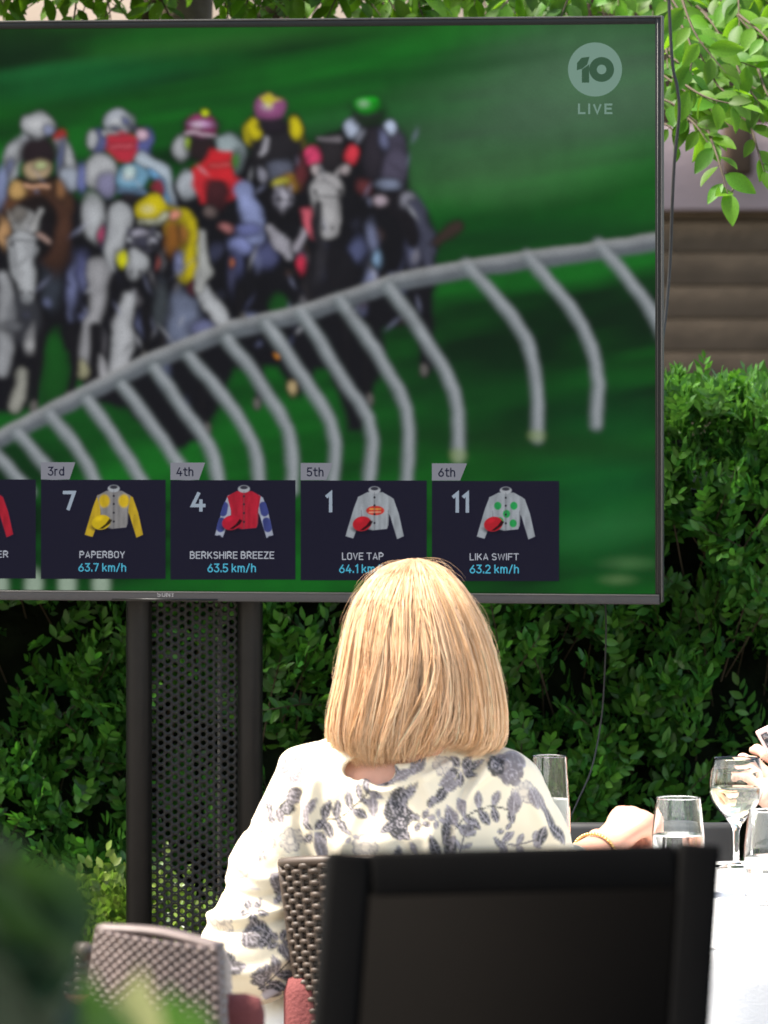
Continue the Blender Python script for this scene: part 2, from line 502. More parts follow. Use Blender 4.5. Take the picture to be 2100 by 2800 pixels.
for sel, TV_, TF_ in ((msk & ful, LEAF_V, LEAF_F), (msk & ~ful, LEAF_S, LEAF_SF)):
    V_ = (np.einsum('nij,vj->nvi', HF[sel], TV_) * HL[sel][:, None, None] + HP[sel][:, None, :]).reshape(-1, 3)
    FF.append((TF_[None] + (np.arange(sel.sum()) * len(TV_))[:, None, None]).reshape(-1, 3) + nv); VV.append(V_); nv += len(V_)
    MI.append(np.repeat(LIT[sel], len(TF_)))
fm = mesh_np('foliage', np.concatenate(VV), np.concatenate(FF)); fm.materials.append(MT['hedge_leaf']); fm.materials.append(MT['hedge_sunlit'])
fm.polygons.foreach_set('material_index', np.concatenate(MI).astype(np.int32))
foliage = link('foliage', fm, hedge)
foliage['kind'] = 'stuff'
mb = MB()
for k in R.choice(len(pos), 500, replace=False):
    s = nrm(d[k]); mb.tube([pos[k] - s * .12 + np.array([0, .10, -.03]), pos[k], pos[k] + s * st[k]], [.0022, .0015, .0008], 4, False)
tw = mb.build('twigs', MT['twig'], hedge); tw['kind'] = 'stuff'

# ---------------------------------------------------------------- small bright shrub in front of the hedge, left
SH = at(310, 2900, 10.72); SH[2] = 0
shrub = empty('shrub', SH, 'small sunlit yellow-green shrub at the foot of the dark hedge', 'shrub')
N = 900
u = R.random(N); th = R.uniform(0, 2 * math.pi, N)
rr = .16 * np.sqrt(u)
pos = np.stack([SH[0] + .02 + rr * np.cos(th) * 1.25, SH[1] + rr * np.sin(th) * .45, .12 + R.random(N) * .44 * (1 - .4 * u)], -1)
d = np.stack([np.cos(th) * .35 + R.normal(0, .3, N), np.sin(th) * .35 - .2 + R.normal(0, .3, N), np.full(N, .85)], -1)
ps, fs, ls = sprig_leaves(pos, d, R.uniform(.03, .10, N), 8, .026, R, spread=.9)
idx = pick_front(ps, ls, 300, [(110, 2290, 360, 2620)])
msk = np.ones(len(ps), bool); msk[idx] = False
ts = mesh_np('leaf', LEAF_V * np.array([1, 1.25, 1]), LEAF_F); ts.materials.append(MT['shrub_leaf'])
single_leaves(shrub, ps[idx], fs[idx], ls[idx], ts)
o = link('foliage', leaf_mesh('foliage', ps[msk], fs[msk], ls[msk], LEAF_V, LEAF_F, 1.25), shrub, MT['shrub_leaf']); o['kind'] = 'stuff'
mb = MB()
for k in range(70):
    a = R.uniform(0, 6.28); r = R.uniform(.02, .13)
    mb.tube([(SH[0] + r * .3 * math.cos(a), SH[1] + r * .3 * math.sin(a), 0), (SH[0] + r * math.cos(a), SH[1] + r * .6 * math.sin(a), .28), (SH[0] + r * 1.3 * math.cos(a), SH[1] + r * .7 * math.sin(a), .48)], [.004, .003, .001], 5, False)
mb.build('stem', MT['twig'], shrub)

# ---------------------------------------------------------------- tree over the hedge
TB = np.array([-.55, 12.6, 0.0])
tree = empty('tree', TB, 'leafy tree with bright green drooping branches over the television', 'tree')
mb = MB()
mb.tube(spline([TB, TB + [.03, -.02, 1.2], TB + [.1, -.1, 2.2], TB + [.15, -.2, 3.4], TB + [.1, -.3, 4.4]], 24), np.linspace(.11, .03, 24), 12)
mb.build('trunk', MT['bark'], tree, True)
limbs = [
    [TB + [.06, -.05, 1.9], [.0, 12.0, 2.45], [.45, 11.7, 2.50], [.85, 11.5, 2.35]],
    [TB + [.08, -.1, 2.1], [.2, 12.0, 2.62], [.75, 11.6, 2.55], [1.1, 11.4, 2.2]],
    [TB + [.06, -.05, 1.8], [-.5, 12.0, 2.28], [-.1, 11.5, 2.32], [.3, 11.3, 2.27]],
    [TB + [.06, -.05, 1.8], [-1.0, 12.0, 2.3], [-1.3, 11.6, 2.4], [-1.6, 11.4, 2.3]],
    [TB + [.1, -.15, 2.6], [-.4, 11.9, 2.8], [-.3, 11.2, 2.7], [.1, 10.9, 2.5]],
]
for l in limbs:
    mb = MB(); mb.tube(spline(np.array([list(q) for q in l]), 16), np.linspace(.03, .006, 16), 7)
    mb.build('branch', MT['bark'], tree, True)
twigs = MB()
LP, LF, LL = [], [], []
def twig(pts, n, ll, r0=.0032, droop=.5, skip=.1, flat=False):
    """a twig with alternate leaves that hang from it"""
    S = spline(np.array([list(q) for q in pts]), 14)
    twigs.tube(S, np.linspace(r0, .0009, 14), 5, False)
    for k in range(n):
        t = skip + (1 - skip) * (k + .5) / n
        f = t * 13; i0 = min(int(f), 12); p = S[i0] + (S[i0 + 1] - S[i0]) * (f - i0)
        tg = nrm(S[i0 + 1] - S[i0])
        sd = nrm(np.cross(tg, np.array([0, -1, .3]))) * (1 if k % 2 else -1)
        dd = nrm(tg * .55 + sd * .75 + np.array([0, -.15, -droop]) + R.normal(0, .25, 3))
        if k == n - 1: dd = nrm(tg + R.normal(0, .15, 3))
        nn = np.array([R.normal(0, .45), R.normal(-.75, .4), R.normal(.6, .4)])
        if flat: nn = np.array([R.normal(0, .5), R.normal(-.1, .45), R.normal(1.0, .3)])
        pet = p + dd * .006
        twigs.tube([p, pet], [.0008, .0007], 4, False)
        LP.append(pet); LF.append(leaf_frames(dd[None], nn[None])[0]); LL.append(1.06 * ll * R.uniform(.7, 1.15))
# the drooping cluster at the upper right, twig by twig
for (a, b, c, d0, n, ll) in [
    ((1800, -60), (1880, 60), (1960, 130), 10.9, 9, .058), ((1850, -50), (1900, 90), (1985, 200), 10.75, 10, .06),
    ((1830, 10), (1890, 130), (1880, 230), 10.8, 8, .058), ((1900, 70), (1990, 150), (2080, 190), 10.9, 10, .056),
    ((1960, -60), (2030, 60), (2110, 120), 11.1, 10, .06), ((1990, 130), (2040, 230), (2090, 300), 10.9, 9, .056),
    ((1900, 120), (1960, 230), (2000, 260), 10.8, 8, .06), ((1780, 180), (1860, 240), (1985, 330), 10.95, 11, .062),
    ((1780, 260), (1850, 290), (1950, 375), 10.85, 9, .056), ((1840, 210), (1930, 265), (2030, 290), 10.7, 9, .058),
    ((1930, 340), (1965, 440), (1990, 530), 10.7, 7, .060), ((2040, 300), (2072, 410), (2090, 470), 10.8, 6, .050),
    ((2070, 180), (2100, 260), (2160, 330), 10.9, 8, .056), ((2020, 40), (2100, 110), (2180, 240), 10.8, 9, .06),
    ((1790, 330), (1835, 350), (1850, 400), 10.95, 4, .042), ((1850, 300), (1900, 340), (1935, 390), 10.8, 6, .052),
    ((1760, -70), (1830, 20), (1850, 110), 11.0, 8, .056), ((2050, -80), (2120, 40), (2200, 120), 11.0, 9, .06),
    ((1960, 190), (2060, 240), (2130, 270), 11.0, 8, .054), ((2000, 500), (2004, 520), (1975, 545), 10.7, 1, .058)]:
    twig([at(*a, d0 + .1), at(*b, d0), at(*c, d0 - .04)], n, ll)
for k in range(64):                           # more of the drooping cluster, farther back
    px = R.uniform(1815, 2230); py = R.uniform(-90, 190) + .20 * (px - 1815) * R.random(); d0 = R.uniform(11.0, 11.6)
    dx = R.uniform(0, 90); dl = R.uniform(60, 130)
    twig([at(px, py, d0 + .05), at(px + dx * .5, py + dl * .4, d0), at(px + dx, py + dl, d0 - .05)], int(R.integers(5, 9)), R.uniform(.048, .062))
for k in range(260):                          # low boughs added out of view on the left to shade the strip below
    p = np.array([R.uniform(-1.25, .0), R.uniform(10.6, 11.5), R.uniform(2.36, 2.55)]); q = p + R.normal(0, .16, 3); q[2] = max(q[2], 2.36)
    twig([p, (p + q) / 2 + [0, 0, .02], q], 8, .07, flat=True)
# the foliage along the top edge, denser and darker to the left
for k in range(210):
    px = R.uniform(-420, 1900); py = R.uniform(-260, -30); d0 = R.uniform(11.25, 12.0)
    dx = R.normal(0, 60); dl = R.uniform(70, 150)
    twig([at(px, py, d0), at(px + dx * .5, py + dl * .5, d0 - .03), at(px + dx, py + dl, d0 - .06)], int(R.integers(4, 8)), R.uniform(.045, .066), flat=px < 1250)
for k in range(650):                          # unseen crown above the frame, spread and thickened to shade the top strip
    p = np.array([R.uniform(-2.6, -.28), R.uniform(9.8, 12.8), R.uniform(2.56, 2.95)])
    if -2.3 < p[0] < -1.3 and 10.2 < p[1] < 11.1: continue      # a gap that lets sun down on the small shrub
    q = p + R.normal(0, .22, 3) - np.array([0, 0, .06]); q[2] = max(q[2], 2.50); p[2] += max(0, 10.7 - p[1]) * .12
    twig([p, (p + q) / 2 + [0, 0, .03], q], 9, .075)
for k in range(26):
    p = np.array([R.uniform(1.3, 2.3), R.uniform(11.3, 12.4), R.uniform(2.3, 3.2)])
    q = p + R.normal(0, .2, 3) - np.array([0, 0, .12])
    twig([p, (p + q) / 2 + [0, 0, .03], q], 8, .07)
LP = np.array(LP); LF = np.array(LF); LL = np.array(LL)
idx = pick_front(LP, LL, 300, [(1800, -20, 2110, 620), (0, -10, 1800, 50)])
msk = np.ones(len(LP), bool); msk[idx] = False
tl = mesh_np('leaf', LEAF_B, LEAF_BF); tl.materials.append(MT['tree_leaf'])
tl.polygons.foreach_set('use_smooth', np.ones(len(tl.polygons), bool))
single_leaves(tree, LP[idx], LF[idx], LL[idx], tl)
o = link('foliage', leaf_mesh('foliage', LP[msk], LF[msk], LL[msk], LEAF_V, LEAF_F, 1.12), tree, MT['tree_leaf']); o['kind'] = 'stuff'
tw = twigs.build('twigs', MT['twig'], tree); tw['kind'] = 'stuff'
# ---------------------------------------------------------------- television
TH = math.radians(8.2)
TVR = at(1813, 900, 10.2)
TU = np.array([-math.cos(TH), math.sin(TH), 0.0])          # along the screen, to the left
TN = np.array([-math.sin(TH), -math.cos(TH), 0.0])         # out of the screen, to the viewer
def tv(px, py, off=0.0):
    px = np.asarray(px, float); py = np.asarray(py, float)
    a = (px - 1050) / K; b = -(py - 900) / K
    y = (off + TN[:2] @ TVR[:2]) / (a * TN[0] + TN[1])
    return np.stack([a * y, y + 0 * b, CAM_H + b * y], -1)
def tvu(u, z, off):
    """u metres left of the right edge, height z, off metres in front"""
    u = np.asarray(u, float); z = np.asarray(z, float)
    p = TVR[None, :2] + np.outer(np.atleast_1d(u), TU[:2]) + off * TN[None, :2]
    return np.concatenate([p, np.atleast_1d(z)[:, None]], 1)
TZ0, TZ1 = tv(1813, 1653)[2], tv(1813, 43)[2]
TVW = 1.80
TROT = np.stack([-TU, -TN, np.array([0, 0, 1.0])], 1)      # local x right, y away, z up
def tvbox(mbx, u0, u1, z0, z1, o0, o1, bevel=0.0):
    """box in television space: u left of the right edge, o in front"""
    T = np.array([TVR[0], TVR[1], 0])
    mbx.box((-u1, -o1, z0), (-u0, -o0, z1), TROT, T, bevel)
tvc = TVR + TU * TVW / 2
telly = empty('television', (tvc[0], tvc[1], TZ0), 'large flat screen television showing a live horse race', 'television')
m = MB(); tvbox(m, .004, TVW - .004, TZ0 + .003, TZ1 - .003, -.050, -.004, .008); tvbox(m, .25, TVW - .25, TZ0 + .06, TZ0 + .75, -.085, -.0505, .01); m.build('housing', MT['bezel'], telly)
zs0 = tv(1792, 1622)[2]; zs1 = tv(1792, 66)[2]             # lit area
us = float(np.dot(tv(1792, 900) - TVR, TU))
m = MB()
tvbox(m, .0035, us, zs0 - .002, TZ1 - .0035, -.003, .004, .001)               # right
tvbox(m, TVW - us, TVW - .0035, zs0 - .002, TZ1 - .0035, -.003, .004, .001)
tvbox(m, us, TVW - us, zs1, TZ1 - .0036, -.003, .0042, .001)                   # top
m.build('bezel', MT['bezel'], telly)
m = MB()
tvbox(m, 0, .0034, TZ0 + .004, TZ1, -.02, .0065, .0008); tvbox(m, TVW - .0034, TVW, TZ0 + .004, TZ1, -.02, .0065, .0008)
tvbox(m, .0035, TVW - .0035, TZ1 - .0034, TZ1, -.02, .0064, .0008)
tvbox(m, .0088, .0098, zs0, TZ1 - .006, .003, .0048)
m.build('bezel_trim', MT['trim'], telly)
m = MB(); tvbox(m, .0055, TVW - .0055, TZ0, zs0 - .0025, -.02, .007, .002); lower = m.build('lower_bezel', MT['bar_grey'], telly)
m = MB(); tvbox(m, .0055, TVW - .0055, zs0 - .0052, zs0 - .0032, .0065, .0082, .0005); m.build('trim_strip', MT['trim'], lower)
a0, a1 = tv(597, 1640), tv(309, 1634)
m = MB(); tvbox(m, float(np.dot(a0 - TVR, TU)), float(np.dot(a1 - TVR, TU)), a0[2] - .0015, a1[2] - .001, .0068, .0078); m.build('sensor_slot', MT['bezel'], lower)

def poly_px(name, pts, off, material, parent):
    V = tv([p[0] for p in pts], [p[1] for p in pts], off)
    me = bpy.data.meshes.new(name); me.from_pydata(V.tolist(), [], [list(range(len(pts)))[::-1]]); me.update()
    return link(name, me, parent, material)

# ---- narrow grotesque lettering drawn with strokes of even width
def _arc(cx, cy, rx, ry, a0, a1, n=10):
    return [(cx + rx * math.cos(math.radians(a0 + (a1 - a0) * k / n)), cy + ry * math.sin(math.radians(a0 + (a1 - a0) * k / n))) for k in range(n + 1)]
def glyph(ch):
    w = .50
    O = _arc(w - .22, .76, .22, .24, 0, 90, 6) + _arc(.22, .76, .22, .24, 90, 180, 6) + _arc(.22, .24, .22, .24, 180, 270, 6) + _arc(w - .22, .24, .22, .24, 270, 360, 6)
    O = O + [O[0]]
    D = {
        'O': [O], '0': [O],
        'P': [[(0, 0), (0, 1), (.26, 1)] + _arc(.26, .74, .24, .26, 90, -90, 8) + [(.0, .48)]],
        'A': [[(0, 0), (.27, 1), (.54, 0)], [(.09, .28), (.45, .28)]],
        'E': [[(.46, 0), (0, 0), (0, 1), (.46, 1)], [(0, .52), (.40, .52)]],
        'F': [[(0, 0), (0, 1), (.46, 1)], [(0, .50), (.40, .50)]],
        'H': [[(0, 0), (0, 1)], [(w, 0), (w, 1)], [(0, .52), (w, .52)]],
        'I': [[(0, 0), (0, 1)]], 'L': [[(0, 1), (0, 0), (.42, 0)]],
        'K': [[(0, 0), (0, 1)], [(.50, 1), (.02, .40)], [(.18, .58), (.53, 0)]],
        'T': [[(0, 1), (.54, 1)], [(.27, 1), (.27, 0)]],
        'V': [[(0, 1), (.26, 0), (.52, 1)]], 'W': [[(0, 1), (.18, 0), (.40, .95), (.62, 0), (.80, 1)]],
        'Z': [[(0, 1), (.48, 1), (0, 0), (.50, 0)]], 'Y': [[(0, 1), (.27, .42), (.54, 1)], [(.27, .42), (.27, 0)]],
        'R': [[(0, 0), (0, 1), (.26, 1)] + _arc(.26, .74, .24, .26, 90, -90, 8) + [(.0, .48)], [(.26, .48), (.52, 0)]],
        'B': [[(0, 0), (0, 1), (.26, 1)] + _arc(.26, .765, .21, .235, 90, -90, 8) + [(0, .53)], [(.26, .53)] + _arc(.26, .265, .25, .265, 90, -90, 8) + [(0, 0)]],
        'S': [_arc(.25, .75, .24, .25, 25, 180, 8) + _arc(.25, .72, .24, .20, 180, 250, 4) + _arc(.25, .27, .25, .24, 70, 0, 4) + _arc(.25, .25, .25, .25, 0, -155, 8)],
        '1': [[(0, .80), (.22, 1), (.22, 0)]],
        '2': [_arc(.24, .74, .24, .26, 165, -30, 9) + [(0, 0), (.50, 0)]],
        '3': [[(.02, 1), (.46, 1), (.20, .60)] + _arc(.22, .30, .26, .30, 80, -160, 9)],
        '4': [[(.30, 1), (0, .26), (.54, .26)], [(.40, .52), (.40, 0)]],
        '5': [[(.46, 1), (.05, 1), (.03, .52), (.20, .60)] + _arc(.22, .30, .26, .30, 80, -155, 9)],
        '6': [_arc(.25, .29, .25, .29, 0, 360, 16), [(.38, 1), (.04, .42)]],
        '7': [[(0, 1), (.48, 1), (.18, 0)]],
        'r': [[(0, 0), (0, .72)], [(0, .48)] + _arc(.20, .48, .20, .24, 170, 70, 6)],
        'd': [[(.44, 0), (.44, 1)], _arc(.22, .36, .22, .36, 0, 360, 14)],
        't': [[(.14, .95), (.14, .18)] + _arc(.28, .16, .14, .16, 180, 270, 5) + [(.36, 0)], [(0, .72), (.36, .72)]],
        'h': [[(0, 0), (0, 1)], [(0, .46)] + _arc(.21, .46, .21, .26, 180, 0, 8) + [(.42, 0)]],
        'k': [[(0, 0), (0, 1)], [(.40, .72), (.02, .28)], [(.15, .43), (.43, 0)]],
        'm': [[(0, 0), (0, .72)], [(0, .48)] + _arc(.17, .48, .17, .24, 180, 0, 8) + [(.34, 0)], [(.34, .48)] + _arc(.51, .48, .17, .24, 180, 0, 8) + [(.68, 0)]],
        '/': [[(0, -.08), (.36, 1.06)]], '.': [[(0.02, 0.0), (.02, .13)]],
    }
    return D[ch]
def text_px(s, x0, x1, y0, y1, off, material, parent, t=.13, space=.24, name='lettering'):
    strokes = []; cur = 0.0
    for ch in s:
        if ch == ' ': cur += .30; continue
        g = glyph(ch); mx = max(p[0] for q in g for p in q)
        for q in g: strokes.append((np.array(q) + [cur, 0]))
        cur += mx + t + (space - t if ch not in './' else .10)
    allp = np.concatenate(strokes)
    lo = allp.min(0) - t / 2; hi = allp.max(0) + t / 2
    lo[1] = -t / 2 if lo[1] > -.05 - t else -t / 2; hi[1] = 1 + t / 2
    m = MB()
    for si, q in enumerate(strokes):
        # even-width ribbon with mitred corners, measured after fitting so that strokes stay equal
        sx = (x1 - x0) / (hi[0] - lo[0]); sy = (y1 - y0) / (hi[1] - lo[1]); hw = t / 2 * min(sx, sy)
        Q = np.stack([x0 + (q[:, 0] - lo[0]) * sx, y1 - (q[:, 1] - lo[1]) * sy], -1)
        closed = np.allclose(Q[0], Q[-1])
        seg = np.diff(Q, axis=0); seg /= np.linalg.norm(seg, axis=1)[:, None] + 1e-9
        nn = np.stack([-seg[:, 1], seg[:, 0]], -1)
        prv = np.concatenate([[nn[-1] if closed else nn[0]], nn]); nxt = np.concatenate([nn, [nn[0] if closed else nn[-1]]])
        mit = prv + nxt; L2 = (mit ** 2).sum(1); mit = mit * (2.0 / np.maximum(L2, .75))[:, None]
        if not closed:
            Q = Q.copy(); Q[0] -= seg[0] * hw * (0.98 if ((abs(Q[0] - Q[1]) < 1e-3).any()) else .3); Q[-1] += seg[-1] * hw * (0.98 if ((abs(Q[-1] - Q[-2]) < 1e-3).any()) else .3)
        A = Q + mit * hw; B = Q - mit * hw
        o_ = off + .00012 * si
        V = np.concatenate([tv(A[:, 0], A[:, 1], o_), tv(B[:, 0], B[:, 1], o_)]); n = len(Q)
        m.add(V, [[i, i + 1, n + i + 1, n + i] for i in range(n - 1)])
    return m.build(name, material, parent)

# ---- the race picture, painted on a fine grid of the display
class Paint:
    def __init__(s, X, Y):
        s.X, s.Y = X, Y; s.C = np.zeros(X.shape + (3,)); s.fig = False; s.sh = None
    def put(s, d, col, soft, alpha=1.0):
        a = np.clip(0.5 - d / (2 * soft), 0, 1); a = a * a * (3 - 2 * a) * alpha
        s.C = s.C * (1 - a[..., None]) + lin(col) * (1 if s.sh is None else s.sh[..., None]) * a[..., None]
    def ell(s, cx, cy, rx, ry, col, soft=7, rot=0, alpha=1.0):
        x, y = s.X - cx, s.Y - cy; r = math.radians(rot); c, n = math.cos(r), math.sin(r)
        x, y = x * c + y * n, -x * n + y * c
        k = np.sqrt((x / rx) ** 2 + (y / ry) ** 2)
        if s.fig and alpha == 1.0:
            s.put((k - 1) * min(rx, ry) - 7, (8, 8, 11), soft, .5)
            s.sh = 1.10 - .38 * np.clip(k, 0, 1.2) ** 2 - .16 * np.clip(y / ry, -1, 1)
        s.put((k - 1) * min(rx, ry), col, soft, alpha); s.sh = None
    def box(s, x0, y0, x1, y1, col, soft=7, alpha=1.0): s.ell((x0 + x1) / 2, (y0 + y1) / 2, (x1 - x0) / 2, (y1 - y0) / 2, col, soft, 0, alpha)
    def line(s, P, w, col, soft=7, alpha=1.0):
        P = np.asarray(P, float); d = np.full(s.X.shape, 1e9)
        w = np.broadcast_to(np.asarray(w, float), (len(P),))
        for i in range(len(P) - 1):
            ax, ay = P[i]; bx, by = P[i + 1]
            t = np.clip(((s.X - ax) * (bx - ax) + (s.Y - ay) * (by - ay)) / ((bx - ax) ** 2 + (by - ay) ** 2 + 1e-9), 0, 1)
            d = np.minimum(d, np.hypot(s.X - ax - t * (bx - ax), s.Y - ay - t * (by - ay)) - (w[i] + t * (w[i + 1] - w[i])) / 2)
        if s.fig and alpha == 1.0:
            s.put(d - 6, (8, 8, 11), soft, .5); s.sh = .80 + .36 * np.clip(-d / (w.max() / 2), -.3, 1)
        s.put(d, col, soft, alpha); s.sh = None
    def poly(s, P, col, soft=6, alpha=1.0):
        P = np.asarray(P, float); d = np.full(s.X.shape, 1e9); ins = np.zeros(s.X.shape, bool)
        for i in range(len(P)):
            ax, ay = P[i - 1]; bx, by = P[i]
            t = np.clip(((s.X - ax) * (bx - ax) + (s.Y - ay) * (by - ay)) / ((bx - ax) ** 2 + (by - ay) ** 2 + 1e-9), 0, 1)
            d = np.minimum(d, np.hypot(s.X - ax - t * (bx - ax), s.Y - ay - t * (by - ay)))
            if ay != by:
                ins ^= ((ay > s.Y) != (by > s.Y)) & (s.X < (bx - ax) * (s.Y - ay) / (by - ay) + ax)
        s.put(np.where(ins, -d, d), col, soft, alpha)

def grid_faces(nr, nc):
    i = np.arange(nr - 1)[:, None] * nc; j = np.arange(nc - 1)[None]
    return np.stack([i + j, i + j + 1, i + nc + j + 1, i + nc + j], -1).reshape(-1, 4)

gu = np.linspace(us, TVW - us, 540); gzs = np.linspace(zs1 + .0005, zs0 - .0015, 330)
U, Zg = np.meshgrid(gu, gzs)
V = tvu(U.ravel(), Zg.ravel(), .0015)
X = (1050 + V[:, 0] / V[:, 1] * K).reshape(U.shape); Y = (900 - (V[:, 2] - CAM_H) / V[:, 1] * K).reshape(U.shape)
G = Paint(X, Y)
_S0 = np.stack([X, Y, X * 0], -1)
WX = 16 * (vnoise(_S0, 1 / 34.) - .5) + 3 * (vnoise(_S0 + 7, 1 / 15.) - .5); WY_ = 16 * (vnoise(_S0 + 50, 1 / 34.) - .5) + 3 * (vnoise(_S0 + 77, 1 / 15.) - .5)
# turf with mowing streaks, and painted reflection haze at the upper right
sl = Y + X * 0.16
q1 = vnoise(np.stack([X / 420, sl / 62, X * 0], -1), 1.0); q2 = vnoise(np.stack([X / 160 + 9, sl / 26, X * 0], -1), 1.0); q3 = vnoise(np.stack([X / 800, sl / 190 + 5, X * 0], -1), 1.0)
g = np.clip((.42 * q1 + .22 * q2 + .36 * q3 - .5) * 1.9 + .46, 0, 1)[..., None]
G.C = lin((0, 36, 5)) * (1 - g) + lin((14, 100, 22)) * g
top = np.clip((150 - Y) / 150, 0, 1)[..., None]
G.C = G.C * (1 - .35 * top) + lin((46, 92, 34)) * .35 * top
low = np.clip((Y - 700) / 300, 0, 1)[..., None] * np.clip((X - 300) / 900, 0, 1)[..., None]
G.C = G.C * (1 - .30 * low)
for (cx, cy, rx, ry, c, al, ro) in [(1500, 300, 380, 150, (78, 112, 84), .55, -12), (1650, 190, 260, 150, (86, 116, 92), .4, 0), (1380, 480, 260, 70, (62, 110, 62), .5, -6), (250, 215, 260, 40, (10, 95, 45), .5, -8),
                                    (330, 165, 420, 16, (4, 52, 12), .7, -8), (900, 235, 500, 20, (5, 60, 15), .6, -8), (150, 190, 260, 18, (20, 112, 50), .5, -8), (950, 330, 260, 30, (34, 104, 44), .5, -8), (560, 120, 300, 24, (40, 100, 34), .5, -6),
                                    (1500, 640, 420, 60, (2, 48, 14), .7, -4), (1150, 600, 160, 40, (4, 74, 18), .5, 0), (1650, 1330, 160, 200, (8, 96, 38), .55, 0), (1560, 1220, 300, 40, (14, 52, 14), .7, 4), (1650, 1450, 150, 40, (40, 110, 56), .35, -10), (1720, 1540, 60, 16, (90, 130, 80), .35, 0), (1690, 1585, 40, 12, (110, 140, 90), .4, 0),
                                    (1350, 1090, 400, 90, (3, 50, 12), .6, 0)]:
    G.ell(cx, cy, rx, ry, c, min(rx, ry) * .9, ro, al)  # turf patches; the greyish upper right ones are painted glare on the screen
G.X = X + WX; G.Y = Y + WY_
G.fig = True
BLK, WHT, GRY = (13, 13, 17), (163, 166, 170), (96, 98, 112)
# the dark mass of the horses
G.poly([(-900, 640), (-300, 560), (0, 560), (60, 500), (190, 520), (230, 560), (420, 520), (660, 420), (860, 420), (900, 370), (1000, 330), (1115, 380), (1120, 520), (1175, 600), (1195, 720), (1185, 860), (1190, 1000), (1165, 1030), (1140, 880), (1050, 900), (1045, 1000), (985, 1180), (950, 1180), (900, 1010), (860, 1010), (820, 1090), (760, 1000), (640, 1010), (560, 1200), (480, 1230), (350, 1120), (230, 1100), (205, 960), (120, 960), (80, 1120), (-100, 1140), (-900, 1240)], BLK, 14)
G.box(114, 900, 186, 1130, (12, 72, 16), 9); G.box(735, 800, 790, 880, (14, 66, 18), 10)
# bluish glimpses of cloth and sheen
for (x0, y0, x1, y1, c) in [(198, 690, 250, 800, (70, 74, 110)), (180, 700, 210, 850, (98, 104, 140)), (216, 860, 240, 880, (90, 95, 130)), (620, 640, 700, 700, (112, 120, 166)), (625, 690, 665, 760, (80, 86, 130)), (660, 860, 712, 905, (110, 118, 158)), (690, 650, 760, 740, (66, 70, 104)), (1000, 610, 1035, 700, (98, 104, 132)), (1110, 600, 1160, 730, (86, 90, 118)), (995, 735, 1030, 780, (110, 116, 146)), (1018, 690, 1040, 730, (120, 150, 180)), (1090, 530, 1160, 640, (80, 82, 104)), (960, 650, 1000, 720, (70, 76, 108)), (620, 700, 650, 800, (60, 62, 88)), (132, 600, 200, 760, (40, 30, 34)), (110, 690, 170, 850, (46, 52, 62)), (300, 990, 320, 1040, (84, 86, 96)), (60, 600, 130, 660, (30, 24, 26)), (430, 980, 470, 1060, (70, 76, 100)), (500, 1090, 520, 1130, (60, 64, 90))]:
    G.box(x0, y0, x1, y1, c, 12)
for k in range(70):
    x = R.uniform(-40, 1160); y = R.uniform(660, 980) - max(0, x - 600) * .18
    G.ell(x, y, R.uniform(4, 12), R.uniform(8, 30), [(66, 70, 98), (100, 106, 140), (120, 118, 124), (56, 40, 34), (38, 40, 54)][k % 5], 8, R.uniform(-30, 30), .6)
# riders further left, beyond the frame
for k, x in enumerate((-120, -330, -560, -760)):
    c = [(30, 60, 150), (170, 60, 40), (60, 130, 60), (150, 150, 40)][k]
    G.ell(x, 440 + 30 * (k % 2), 70, 90, c, 10); G.ell(x, 350 + 30 * (k % 2), 42, 38, [(170, 170, 174), (190, 40, 40), (200, 190, 60), (90, 120, 180)][k], 8); G.box(x - 45, 390 + 30 * (k % 2), x + 45, 460 + 30 * (k % 2), (36, 28, 26), 9); G.line([(x, 600), (x + 4, 800)], (70, 36), [(120, 90, 70), WHT][k % 2], 10)
# rider A
G.poly([(4, 486), (6, 432), (34, 392), (66, 360), (84, 380), (74, 420), (56, 450), (50, 484), (26, 500)], (150, 152, 160), 8); G.ell(40, 420, 20, 34, WHT, 9, 30); G.ell(30, 460, 10, 24, (90, 96, 124), 7, 20); G.ell(2, 520, 22, 60, (120, 130, 165), 9); G.box(146, 355, 178, 395, (175, 50, 42)); G.poly([(150, 384), (172, 378), (200, 414), (214, 470), (206, 516), (178, 518), (160, 470)], (152, 156, 166), 8); G.ell(192, 440, 14, 44, WHT, 8, -14); G.ell(165, 430, 9, 40, (78, 86, 120), 7); G.ell(192, 490, 22, 34, (150, 158, 172), 8)
G.box(56, 372, 152, 460, (34, 24, 28), 8); G.ell(106, 344, 42, 38, (166, 168, 172), 7); G.ell(133, 358, 14, 16, (126, 132, 160), 6)
G.ell(104, 560, 92, 70, (92, 60, 38), 12); G.ell(150, 640, 46, 110, (66, 42, 30), 14); G.ell(50, 520, 24, 26, (170, 136, 84), 9); G.ell(100, 590, 50, 60, (26, 18, 16), 10); G.ell(116, 640, 28, 60, (16, 12, 14), 9)
G.ell(103, 466, 36, 30, (176, 154, 122), 7); G.ell(108, 455, 16, 12, (166, 176, 128), 6); G.line([(55, 490), (110, 499), (158, 490)], 9, (26, 16, 14), 4); G.line([(72, 506), (128, 511)], 9, (196, 150, 120), 4); G.ell(170, 520, 14, 24, (130, 92, 60), 8)
G.ell(62, 610, 40, 38, (146, 146, 146), 9); G.ell(50, 590, 20, 22, (100, 96, 92), 8); G.line([(85, 625), (108, 575)], 13, (150, 150, 150), 6); G.ell(8, 640, 14, 42, (168, 130, 90), 9); G.line([(20, 648), (100, 650)], 5, (40, 36, 36), 4); G.line([(98, 640), (132, 660)], 14, (150, 124, 116), 6)
